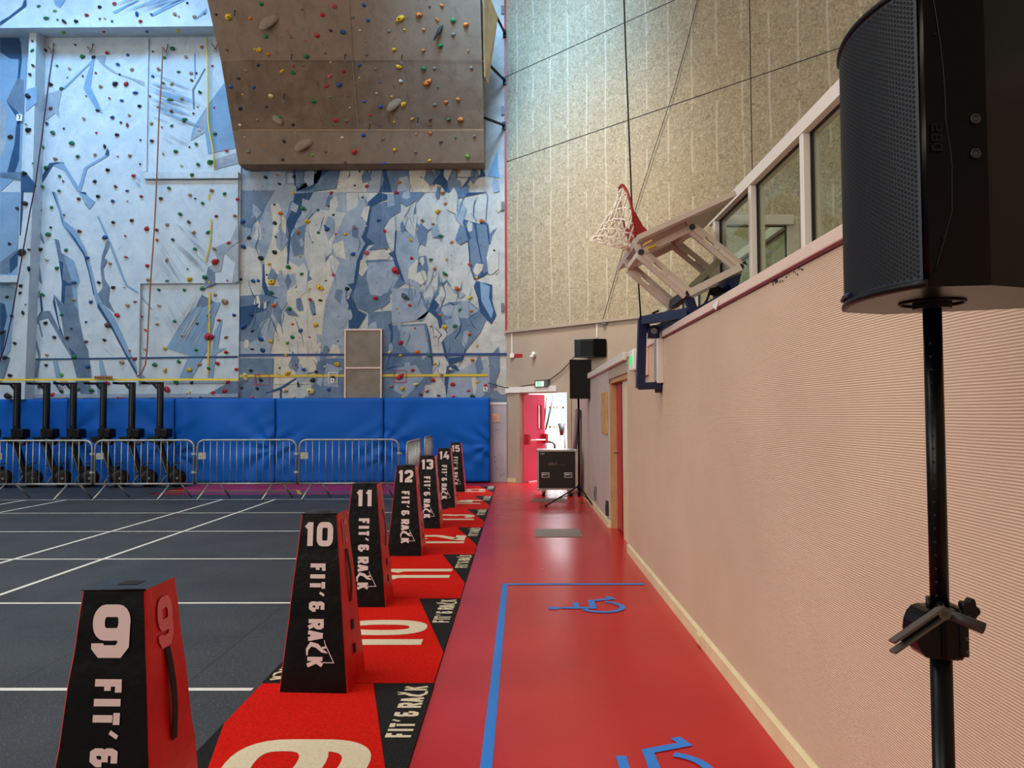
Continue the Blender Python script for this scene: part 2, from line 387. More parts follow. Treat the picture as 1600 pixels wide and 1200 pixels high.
# ------------------------------------------------------------------ lettering (own stencil glyphs; centre lines in a 0..1 box)
def rr(x0, y0, x1, y1, c=0.22):
    out = []
    for cx, cy, a0 in ((x1 - c, y0 + c, -90), (x1 - c, y1 - c, 0), (x0 + c, y1 - c, 90), (x0 + c, y0 + c, 180)): out += arc(cx, cy, c, c, a0, a0 + 90, 5)
    return out
def sup(x0, y0, x1, y1, a0=0, a1=360, n=28, e=2.6):
    P = []
    for i in range(n + (0 if a1 - a0 == 360 else 1)):
        a = R(a0 + (a1 - a0) * i / n); c, s = math.cos(a), math.sin(a)
        P.append(((x0 + x1) / 2 + (x1 - x0) / 2 * math.copysign(abs(c) ** (2 / e), c), (y0 + y1) / 2 + (y1 - y0) / 2 * math.copysign(abs(s) ** (2 / e), s)))
    return P
GL = {
 '0': (1.0, [(rr(0, 0, 1, 1, .27), True)]),
 '1': (0.62, [([(0.8, -.14), (0.8, 1.14)], False), ([(0, .80), (.75, 1.0)], False)]),
 '2': (1.0, [([(0, .74), (0, .9), (.16, 1), (.84, 1), (1, .88), (1, .6), (.9, .5), (.1, .14), (.05, 0), (1.1, 0)], False)]),
 '3': (1.0, [([(0, .8), (.05, 1), (.8, 1), (1, .88), (1, .62), (.86, .52), (.4, .52)], False), ([(.86, .52), (1, .4), (1, .12), (.8, 0), (.05, 0), (0, .2)], False)]),
 '4': (1.05, [([(.55, 1.12), (0, .28), (1.15, .28)], False), ([(.8, .62), (.8, -.14)], False)]),
 '5': (1.0, [([(1.05, 1), (0, 1), (0, .58), (.8, .58), (1, .46), (1, .12), (.85, 0), (.1, 0), (0, .2)], False)]),
 '9': (1.0, [(rr(0, .42, 1, 1, .27), True), ([(1, .7), (1, .16), (.82, 0), (.16, 0), (0, .12), (0, .2)], False)]),
 '7': (.9, [([(-.1, 1), (1, 1), (.45, -.1)], False)]),
 'F': (0.85, [([(0, -.14), (0, 1.14)], False), ([(.3, 1), (1.15, 1)], False), ([(.3, .48), (.95, .48)], False)]),
 'I': (0.15, [([(0.5, -.14), (0.5, 1.14)], False)]),
 'T': (0.9, [([(.5, -.14), (.5, .8)], False), ([(-.14, 1), (1.14, 1)], False)]),
 "'": (0.2, [([(.8, 1.1), (.1, .72)], False)]),
 '&': (1.0, [([(1, 1.0), (.15, 1), (0, .86), (0, .66), (.14, .55), (.9, .55)], False), ([(.14, .5), (0, .38), (0, .12), (.15, 0), (.7, 0), (1, .2), (1, .42)], False)]),
 'R': (1.0, [([(0, -.14), (0, 1.14)], False), ([(.3, 1), (.85, 1), (1, .88), (1, .62), (.85, .5), (.3, .5)], False), ([(.5, .42), (1.05, -.14)], False)]),
 'A': (1.0, [([(-.05, -.14), (.42, 1.1)], False), ([(1.05, -.14), (.58, 1.1)], False), ([(.3, .22), (.7, .22)], False)]),
 'C': (1.0, [([(1.05, .86), (.85, 1), (.2, 1), (0, .84), (0, .16), (.2, 0), (.85, 0), (1.05, .14)], False)]),
 'K': (1.0, [([(0, -.14), (0, 1.14)], False), ([(.25, .5), (1.0, 1.14)], False), ([(.45, .55), (1.05, -.14)], False)]),
 'B': (.95, [(rr(0, 0, 1, .5, .15), True), (rr(0, .5, .92, 1, .15), True)]),
 'L': (.85, [([(0, 1.14), (0, 0), (1.1, 0)], False)]),
 'E': (.85, [([(1.1, 1), (0, 1), (0, 0), (1.1, 0)], False), ([(0, .5), (.9, .5)], False)]),
 'H': (.9, [([(0, -.14), (0, 1.14)], False), ([(1, -.14), (1, 1.14)], False), ([(0, .5), (1, .5)], False)]),
 'O': (1.0, [(rr(0, 0, 1, 1, .3), True)]), 'D': (.95, [([(0, 0), (0, 1), (.7, 1), (1, .7), (1, .3), (.7, 0)], True)]),
 'V': (1.0, [([(0, 1.14), (.5, 0), (1, 1.14)], False)]),
 'P': (.95, [([(0, -.14), (0, 1), (.85, 1), (1, .88), (1, .55), (.85, .45), (0, .45)], False)]), 'S': (1.0, [([(1, .8), (.9, 1), (0.1, 1), (0, .85), (0, .62), (.1, .52), (.9, .48), (1, .38), (1, .15), (.9, 0), (.1, 0), (0, .2)], False)]),
}
GM = {'0': (1.0, [(sup(0, 0, 1, 1), True)]), '1': (.55, GL['1'][1]),
 '9': (1.0, [(sup(0, .38, 1, 1), True), ([(1, .69)] + sup(0, 0, 1, .8, 0, -150, 16), False)]),
 '2': (1.0, [(sup(0, .42, 1, 1, 165, -30, 16) + [(.1, .1), (0, 0), (1.12, 0)], False)]),
 '3': (1.0, [(sup(0, .5, 1, 1, 160, -80, 16), False), (sup(0, 0, 1, .54, 80, -160, 16), False)]),
 '5': (1.0, [([(1.05, 1), (.1, 1), (.02, .56)] + sup(0, 0, 1, .62, 130, -155, 18), False)]), '4': (1.05, GL['4'][1])}
def text(mb, s, mp, h, m, aspect=0.62, w=0.2, gap=0.16, x0=0.0, y0=0.0, G=None):
    """letters of height h along +u from (x0, y0); returns the end u"""
    x = x0; sw = w * h; cw = h * aspect
    for ch in s:
        if ch == ' ': x += cw * 0.6; continue
        adv, paths = (G or GL)[ch]; bw = cw * adv
        for pts, closed in paths:
            q = [(x + sw / 2 + p[0] * (bw - sw) if bw > sw else x + sw / 2, y0 + sw / 2 + p[1] * (h - sw)) for p in pts]
            if ch == 'I' or (ch == "'"): q = [(x + (sw / 2 if ch == 'I' else p[0] * sw), y0 + sw / 2 + p[1] * (h - sw)) for p in pts]
            mb.ribbon(q, sw if ch != "'" else sw * .6, m, mp, closed)
        x += max(bw, sw) + gap * h
    return x - gap * h
def textlen(s, h, aspect=0.62, w=0.2, gap=0.16):
    x = 0
    for ch in s:
        if ch == ' ': x += h * aspect * .6; continue
        x += max(h * aspect * GL[ch][0], w * h) + gap * h
    return x - gap * h
# ================================================================== SETTING
HL = -16.0; HB = -8.0; HC_ = 12.5
def flat(mb, x0, y0, x1, y1, z, m): mb.face([(x0, y0, z), (x1, y0, z), (x1, y1, z), (x0, y1, z)], m)
# floor with painted court lines and blue tape markings
mb = MB()
mb.box((HL, HB, -0.2), (9.0, 24.0, 0.0), 'red_floor')
XL0 = onZ(765, 1100).x
q = [onZ(*p) for p in ((768, 1060), (791, 1060))]
bx0 = -0.165; bx1 = -0.112; by = onZ(900, 912).y
tl, bl_, tr_, br_ = onZ(784.5, 915), onZ(750, 1200), onZ(793, 915), onZ(769, 1200)
ext = lambda a, b, y: a + (b - a) * ((y - a.y) / (b.y - a.y))
P_ = [ext(tl, bl_, .6), ext(tr_, br_, .6), ext(tr_, br_, by), ext(tl, bl_, by)]
mb.face([(p.x, p.y, .003) for p in P_], 'tape_blue')
bx0 = P_[3].x
flat(mb, bx0, by - 0.06, 1.13, by, 0.0034, 'tape_blue')
for yc in (onZ(912, 945).y, onZ(912, 945).y - 2.85):
    k = 0.62; x_r = onZ(975, 945).x
    mp = lambda u, v, yc=yc: Vector((x_r - v * k, yc + (u - 0.55) * k, 0.004))
    mb.ribbon([(.37, .84), (.37, .42), (.74, .42), (.86, .12), (.98, .17)], .085, 'tape_blue', mp)
    mb.ribbon([(.37, .63), (.66, .63)], .075, 'tape_blue', mp)
    mb.ribbon(arc(.42, .31, .27, .27, 118, 345, 22), .075, 'tape_blue', mp)
    mb.face([mp(.36 + .075 * math.cos(a * .5236), .93 + .075 * math.sin(a * .5236)) for a in range(12)], 'tape_blue')
ly = onZ(560, 769.5).y
flat(mb, -9, ly, -2.9, ly + 0.16, 0.003, 'line_teal')
mb.ribbon([(-9.5, ly + .45), (-4.6, ly + .45), (-4.1, ly - 1.0)], .06, 'line_yellow', lambda u, v: Vector((u, v, .0035)))
struct(mb, 'floor')
# black rubber tile flooring with white lane lines
mb = MB()
RX = onZ(420, 1060).x; RY = onZ(600, 773).y
mb.box((HL + .02, HB + .02, 0.0), (RX, RY, 0.012), 'rubber_tile')
mb.box((HL + .02, RY, 0.0), (-7.3, YW - .05, 0.012), 'rubber_tile')
mb.box((RX, HB + .02, 0.0), (-0.50, 0.32, 0.012), 'rubber_tile')
zt = 0.0145
ys = [onZ(200, y).y for y in (1081, 945, 875.5, 832, 803, 782)]
for i, y in enumerate(ys + [2 * ys[0] - ys[1], 3 * ys[0] - 2 * ys[1]]):
    flat(mb, HL + .05, y - .022, RX - .02, y + .022, zt, 'tape_white')
yend = ys[5]
for xx in (onZ(0, 932).x, onZ(0, 882).x, onZ(0, 802).x, onZ(0, 789.5).x):
    flat(mb, xx - .025, 2.0, xx + .025, yend, zt + .0004, 'tape_white')
struct(mb, 'floor_rubber_tile')
# left, rear walls and ceiling of the hall
mb = MB(); mb.box((HL - .3, HB, 0), (HL, 24, HC_), 'hall_wall'); struct(mb, 'wall_left')
mb = MB(); mb.box((HL - .3, HB - .3, 0), (9.3, HB, HC_), 'hall_wall'); struct(mb, 'wall_rear')
mb = MB(); mb.box((HL - .3, HB - .3, HC_), (9.3, 24.3, HC_ + .2), 'ceiling_paint'); struct(mb, 'ceiling')
mb = MB(); mb.box((9.0, HB, 2.0), (9.3, 24, HC_), 'hall_wall'); struct(mb, 'wall_gallery')

# diagonal wall ------------------------------------------------------
C0 = Vector((CX, YW, 0)); LEN = 9.9
def D(s, z, off=0.0): return C0 + DT * s + Vector((0, 0, z)) + DN * off
def sz(px, py):
    p = onD(px, py); return (p - C0).dot(DT), p.z
zac = sz(880, 509)[1]                                   # lower edge of the acoustic panels
dl, dr = sz(812, 700)[0], sz(888.5, 700)[0]; dtop = sz(815, 614)[1]
def slab(mb, s0, s1, z0, z1, m, t0=0.0, t1=-0.25):
    mb.hexa([D(s0, z0, t0), D(s1, z0, t0), D(s1, z0, t1), D(s0, z0, t1), D(s0, z1, t0), D(s1, z1, t0), D(s1, z1, t1), D(s0, z1, t1)], m)
mb = MB()
slab(mb, -.35, dl, 0, zac, 'beige_wall'); slab(mb, dr, LEN, 0, zac, 'beige_wall'); slab(mb, dl, dr, dtop, zac, 'beige_wall')
slab(mb, -.35, LEN, zac, HC_, 'wood_wool', 0.0)
z1 = sz(791, 253)[1]; z2 = sz(791, 120)[1]; h_ = z2 - z1
for z in (z1, z2, z2 + h_): slab(mb, 0, LEN, z - .008, z + .008, 'ink', .004, 0)
s1 = sz(1172, 60)[0]; slab(mb, s1 - .008, s1 + .008, zac, HC_, 'ink', .004, 0)
slab(mb, s1 + 5.2, s1 + 5.216, zac, HC_, 'ink', .004, 0)
struct(mb, 'wall_diagonal')
mb = MB(); slab(mb, 0, LEN, zac - .03, zac + .03, 'beige_wall', .07, 0)
struct(mb, 'trim_1')
mb = MB(); a = sz(795, 612)
slab(mb, 0.02, 1.62, a[1] - .03, a[1] + .1, 'white_paint', .06, 0); struct(mb, 'trim_2')
mb = MB(); slab(mb, 0.0, dl - .1, 0, .09, 'cream_paint', .02, 0); slab(mb, dr + .1, 1.9, 0, .09, 'cream_paint', .02, 0); struct(mb, 'baseboard_diagonal')
mb = MB(); ct = onY(791, 0, YW)
mb.box((CX - .02, YW - .035, zac + .02), (CX + .03, YW - .0, HC_), 'red_trim'); struct(mb, 'trim_3')
# door frame, open leaf with panic bar
mb = MB()
for s0, s1_ in ((dl - .1, dl + .02), (dr - .02, dr + .1)): slab(mb, s0, s1_, 0, dtop + .08, 'beige_wall', .03, -.28)
slab(mb, dl + .02, dr - .02, dtop - .01, dtop + .08, 'beige_wall', .03, -.28)
door = struct(mb, 'door_1')
mb = MB(); hinge = D(dl + .04, 0, -.1); tip = onY(851, 640, hinge.y + .55); LD = Vector((tip.x - hinge.x, tip.y - hinge.y, 0)); LW = LD.length; LD.normalize(); LN = Vector((LD.y, -LD.x, 0))
def leafp(u, z, o=0): return hinge + LD * u + LN * o + Vector((0, 0, z))
def leafbox(mb, u0, u1, z0, z1, o0, o1, m):
    mb.hexa([leafp(u0, z0, o0), leafp(u1, z0, o0), leafp(u1, z0, o1), leafp(u0, z0, o1), leafp(u0, z1, o0), leafp(u1, z1, o0), leafp(u1, z1, o1), leafp(u0, z1, o1)], m)
w0, w1, v0, v1 = LW * .70, LW * .84, dtop * .60, dtop * .86
for q in ((0, w0, .02, dtop - .03), (w1, LW, .02, dtop - .03), (w0, w1, .02, v0), (w0, w1, v1, dtop - .03)): leafbox(mb, q[0], q[1], q[2], q[3], 0, -.05, 'lobby_door')
leaf = mb.build('door_leaf', door); leaf['label'] = 'red door leaf standing open into the lobby'
mb = MB(); 
for q in ((w0 - .02, w0, v0 - .02, v1 + .02), (w1, w1 + .02, v0 - .02, v1 + .02), (w0, w1, v1, v1 + .02), (w0, w1, v0 - .02, v0)): leafbox(mb, q[0], q[1], q[2], q[3], .01, -.06, 'red_trim')
mb.build('window_frame', leaf)
mb = MB(); mb.tube([leafp(.05, .96, .1), leafp(LW - .04, .96, .1)], .02, 'white_paint')
leafbox(mb, .02, .09, .86, 1.1, .0, .12, 'red_trim'); leafbox(mb, LW - .1, LW - .02, .88, 1.1, .0, .12, 'red_trim'); mb.build('panic_bar', leaf)
# lobby behind the door: bright windows
mb = MB(); LY = 22.0
mb.box((-1.9, LY, 0), (6.5, LY + .2, 3.0), 'lobby_wall'); mb.box((-2.1, 18.1, 0), (-1.9, LY, 3.0), 'lobby_wall'); mb.box((6.4, 12, 0), (6.6, LY, 3.0), 'lobby_wall')
mb.box((-2.1, 18.2, 3.0), (6.6, LY + .2, 3.1), 'lobby_wall'); struct(mb, 'wall_lobby')
for wi, (px0, px1) in enumerate(((852, 866), (869, 890), (893, 915))):
    mb = MB(); x0 = onY(px0, 640, LY).x; x1 = onY(px1, 640, LY).x
    mb.box((x0, LY - .06, .25), (x1, LY - .002, 2.75), 'daylight')
    mb.box((x0, LY - .065, 1.2), (x1, LY - .055, 2.3), 'window_blue')
    w_ = struct(mb, 'window_%d' % (wi + 1))
    mb = MB()
    for x in (x0, (x0 + x1) / 2, x1): mb.box((x - .025, LY - .1, .2), (x + .025, LY - .04, 2.8), 'cream_paint')
    for z in (.25, 1.2, 1.75, 2.75): mb.box((x0, LY - .1, z - .03), (x1, LY - .04, z + .03), 'cream_paint')
    mb.build('window_frame', w_)

# right wall -----------------------------------------------------------
pj = onX(981, 700, XR); Y1 = pj.y                        # far end of the near wall
DY0, DY1 = Y1 + .08, onX(951, 700, XR).y
YE = YW - (XR - CX)                                      # meets the diagonal wall
zb0 = onX(1250, 417, XR).z; zb0 = onX(1200, 443.6, XR).z
zb1 = onX(1312, 351, XR - .02).z - .012
yb = onX(1027, 530, XR).y
mb = MB()
mb.box((XR, HB, 0), (XR + .22, yb, zb0), 'ribbed_wall')
mb.box((XR, yb, 0), (XR + .22, Y1, zb0 + .02), 'ribbed_wall')
mb.box((XR + .14, Y1, 0), (XR + .22, DY0, zb0), 'beige_wall')
mb.box((XR, DY1, 0), (XR + .22, YE + .1, zb0), 'far_wall')
mb.box((XR + .14, DY0, 0), (XR + .22, DY1, zb0), 'beige_wall')
mb.box((XR, Y1, zb0 - .16), (XR + .14, DY1, zb0), 'beige_wall')
# pen scribbles under the ledge
rnd = random.Random(4)
mpw = lambda u, v: Vector((XR - .002, onX(1208, 440, XR).y - u, onX(1208, 440, XR).z + v - .02))
mb.ribbon([(0, 0), (.004, .05)], .01, 'ink', mpw); mb.ribbon([(.04, 0), (.04, .055)], .01, 'ink', mpw); mb.ribbon([(0, .03), (.07, .01)], .014, 'ink', mpw)
for i in range(16):
    u = .08 + i * .02; v = rnd.uniform(-.005, .03); mb.ribbon([(u, v), (u + rnd.uniform(.006, .02), v + rnd.uniform(-.012, .012))], rnd.uniform(.004, .009), 'ink', mpw)
struct(mb, 'wall_right')
mb = MB()
mb.box((XR - .02, HB, zb0 + .012), (XR + .72, yb, zb1 + .012), 'band_paint', .006)
mb.box((XR - .012, HB, zb0 + .002), (XR + .01, yb, zb0 + .012), 'dark_red_trim')
struct(mb, 'trim_4')
mb = MB()
mb.box((XR - .05, Y1 - .02, zb0 - .02), (XR + .36, YE + .05, zb0 + .07), 'white_frame', .006)
mb.box((XR - .02, yb, zb0 - .0), (XR + .26, Y1 - .02, zb0 + .05), 'band_paint', .004)
struct(mb, 'trim_5')
mb = MB()
prof = [(0, 0), (-.022, 0), (-.022, .085), (-.006, .1), (0, .1)]
for y0, y1 in ((HB, Y1), (DY1, YE - .02)):
    mb.prism([(XR + p[0], y0, p[1]) for p in prof], (0, y1 - y0, 0), 'cream_paint')
mb.prism([(XR + p[1] * 0 + .0, DY1 + p[0], p[1]) for p in prof], (.14, 0, 0), 'cream_paint')
struct(mb, 'baseboard_right')
# recessed side door
mb = MB()
mb.box((XR + .075, DY0 - .08, 0), (XR + .14, DY0 + .9, zb0 - .16), 'cream_paint'); mb.box((XR + .02, DY1 - .06, 0), (XR + .14, DY1 + .0, zb0 - .16), 'plywood_edge')
mb.box((XR + .02, DY0, zb0 - .22), (XR + .14, DY1, zb0 - .16), 'plywood_edge')
d2 = struct(mb, 'door_2')
mb = MB(); mb.box((XR + .105, DY0 + .9, .02), (XR + .13, DY1 - .06, zb0 - .22), 'red_door'); mb.box((XR + .1, DY0 + 1.2, .02), (XR + .106, DY0 + 1.22, zb0 - .22), 'dark_red_door')
l2 = mb.build('door_leaf', d2); l2['label'] = 'red leaf of the side door'
mb = MB(); hy = DY1 - .2; mb.tube([(XR + .105, hy, 1.03), (XR + .04, hy, 1.03), (XR + .04, hy - .12, 1.03)], .011, 'aluminium'); mb.build('door_handle', l2)
# gallery slab behind the wall top
mb = MB()
mb.hexa([(XR + .22, HB, zb0 - .25), (9, HB, zb0 - .25), (9, 10.2, zb0 - .25), (XR + .22, YE - .2, zb0 - .25), (XR + .22, HB, zb0 - .02), (9, HB, zb0 - .02), (9, 10.2, zb0 - .02), (XR + .22, YE - .2, zb0 - .02)], 'beige_wall')
struct(mb, 'floor_gallery')
# glazed gallery railing, with a step back around the basket
GX = XR + .48; GE = onX(1117, 400, GX).y; zr = onX(1240, 214, GX).z
GX2 = XR + 1.15; GE2 = onX(1038, 482, GX2).y
zbase = zb1 + .01
mb = MB()
for (a_, b_) in (((GX, HB, 0), (GX, GE, 0)), ((GX, GE, 0), (GX2, GE, 0)), ((GX2, GE, 0), (GX2, GE2, 0))):
    p = Vector(a_); q = Vector(b_); p.z = q.z = zr - .035; mb.beam(p, q, .11, .085, 'white_frame')
rail = empty('glass_railing', (GX, GE, zbase), 'white framed glass railing stepping back around the basketball hoop above right wall', 'railing')
mb.build('top_rail', rail)
def post(x, y, w=.10, d=.06, along='y'):
    mb = MB(); mb.box((x - w / 2, y - d / 2, zbase - .12), (x + w / 2, y + d / 2, zr - .06), 'white_frame', .003); o = mb.build('post', rail)
    return o
ys_p = [onX(p, 330, GX).y for p in (1124, 1182, 1267)]
st_ = ys_p[1] - ys_p[2]
ys_p += [ys_p[2] - st_ * k for k in (1, 2, 3, 4)]
for y in ys_p: post(GX, y)
post(GX2, GE)
ys_q = [onX(p, 430, GX2).y for p in (1120, 1091, 1066, 1043)]
for y in ys_q: post(GX2, y, .06, .05)
def pane(p, q, z0, z1, x=None):
    mb = MB(); p = Vector(p); q = Vector(q); d = (q - p).normalized(); nn = Vector((d.y, -d.x, 0)) * .004
    mb.hexa([(p.x - nn.x, p.y - nn.y, z0), (q.x - nn.x, q.y - nn.y, z0), (q.x + nn.x, q.y + nn.y, z0), (p.x + nn.x, p.y + nn.y, z0),
             (p.x - nn.x, p.y - nn.y, z1), (q.x - nn.x, q.y - nn.y, z1), (q.x + nn.x, q.y + nn.y, z1), (p.x + nn.x, p.y + nn.y, z1)], 'glass')
    mb.build('glass_pane', rail)
    mb = MB()
    mb.beam((p.x, p.y, z0), (p.x, p.y, z1), .02, .02, 'black_gasket'); mb.beam((q.x, q.y, z0), (q.x, q.y, z1), .02, .02, 'black_gasket')
    mb.beam((p.x, p.y, z1), (q.x, q.y, z1), .02, .02, 'black_gasket')
    mb.beam((p.x + .03, p.y, z0 + .01), (q.x + .03, q.y, z0 + .01), .02, .07, 'red_trim'); mb.build('gasket', rail)
for i in range(len(ys_p) - 1): pane((GX, ys_p[i] - .035, 0), (GX, ys_p[i + 1] + .035, 0), zbase - .02, zr - .075)
pane((GX + .05, GE, 0), (GX2 - .05, GE, 0), zbase - .02, zr - .075)
yy = [GE] + ys_q
for i in range(len(yy) - 1): pane((GX2, yy[i] + .03, 0), (GX2, yy[i + 1] - .03, 0), zbase - .02, zr - .075)

# ================================================================== CLIMBING WALL (one panelled wall with its mural)
CW0 = onY(-40, 600, YW).x - 3
YF = YW - .0                                    # flat mural plane
mw = MB()
XM = onY(372.5, 600, YW - .06).x
mw.box((XM, YF, 0), (CX, YF + .3, HC_), 'paint_white')
YL = YW - .06                                   # left relief plane
mw.box((HL, YL, 0), (XM, YF + .3, HC_), 'paint_pale')
def X_(px, Y): return onY(px, 600, Y).x
def Z_(py, Y, px=200): return onY(px, py, Y).z
# upper bulge
YB = YW - .75
bz = Z_(42, YB)
mw.hexa([(HL, YB, bz), (X_(352, YB), YB, bz), (X_(352, YL), YL, Z_(58, YL)), (HL, YL, Z_(58, YL)), (HL, YB, HC_ - .01), (X_(352, YB), YB, HC_ - .01), (X_(352, YL), YL, HC_ - .01), (HL, YL, HC_ - .01)], 'paint_pale')
# pilaster, leaning outward to the left lower down
YP = YW - .42
P = lambda px, py, Y: tuple(onY(px, py, Y))
def leanbar(pa, pb, Yf, Yb, m):      # quads: (x0,x1,y) at the top and bottom
    (a0, a1, ay), (b0, b1, by_) = pa, pb
    A = [onY(b0, by_, Yf), onY(b1, by_, Yf)]; T = [onY(a0, ay, Yf), onY(a1, ay, Yf)]
    mw.hexa([A[0], A[1], (A[1].x, Yb, A[1].z), (A[0].x, Yb, A[0].z), T[0], T[1], (T[1].x, Yb, T[1].z), (T[0].x, Yb, T[0].z)], m)
leanbar((46, 57, 47), (36, 50, 330), YP, YL, 'paint_pale')
leanbar((36, 50, 330), (10, 38, 624), YP, YL, 'paint_pale')
# shelves and proud plates
def plate_(px0, px1, py0, py1, dep, m='paint_pale'):
    Y = YL - dep; a = onY(px0, py1, Y); b = onY(px1, py0, Y); mw.box((a.x, Y, a.z), (b.x, YL, b.z), m)
plate_(224, 372, 268, 279, .16)
plate_(217, 372, 281, 443, .07)
plate_(224, 232, 60, 268, .05)
plate_(-10, 30, 430, 441, .22)
plate_(48, 217, 433, 560, .012); 
plate_(214, 219, 443, 600, .10)
plate_(40, 372, 615, 622, .05, 'paint_light')
# mural polygons; coordinates in quarter pixels from each window's corner
OFF = {'A': (0, 0), 'B': (400, 0), 'C': (0, 300), 'D': (400, 300), 'E': (0, 560), 'F': (400, 560)}
COLR = {'W': 'paint_white', 'P': 'paint_pale', 'C': 'paint_cream', 'L': 'paint_light', 'S': 'paint_sky', 'M': 'paint_mid', 'K': 'paint_deep', 'N': 'paint_navy', 'Y': 'paint_yellow'}
LAY = [0]
def YS(px, py):                    # depth of the painted surface at a pixel
    if px > 372.5: return YF
    if py < 42: return YB
    if (py < 330 and 46 - (py - 47) * .035 <= px <= 57 - (py - 47) * .025) or (py >= 330 and 36 - (py - 330) * .088 <= px <= 50 - (py - 330) * .041): return YP
    if 217 <= px and 281 <= py < 443: return YL - .07
    if 224 <= px and 268 <= py < 281: return YL - .16
    if px >= 48 and px < 217 and 433 <= py < 560: return YL - .012
    return YL
def mural(txt):
    for line in txt.strip().splitlines():
        line = line.strip()
        if not line or line[0] == '#': continue
        h, body = line.split(':'); reg, c = h[0], h[1]
        ox, oy = OFF[reg]; pts = [tuple(float(v) for v in p.split(',')) for p in body.split()]
        pts = [(ox + a / 4, oy + b / 4) for a, b in pts]
        flip = len(h) > 2
        LAY[0] += 1; o = .012 + .00007 * LAY[0]
        if reg in 'BDF' or min(p[0] for p in pts) > 372: Yc = YF
        elif flip: Yc = {'b': YB, 'p': YP, 'n': YL, 'q': YL - .07}[h[2]]
        else:
            cx = sum(p[0] for p in pts) / len(pts); cy = sum(p[1] for p in pts) / len(pts); Yc = YL - .07 if (cx > 217 and cy > 281 and cy < 443) else YL
        mw.face([onY(a, b, Yc - o) for a, b in pts], COLR[c])
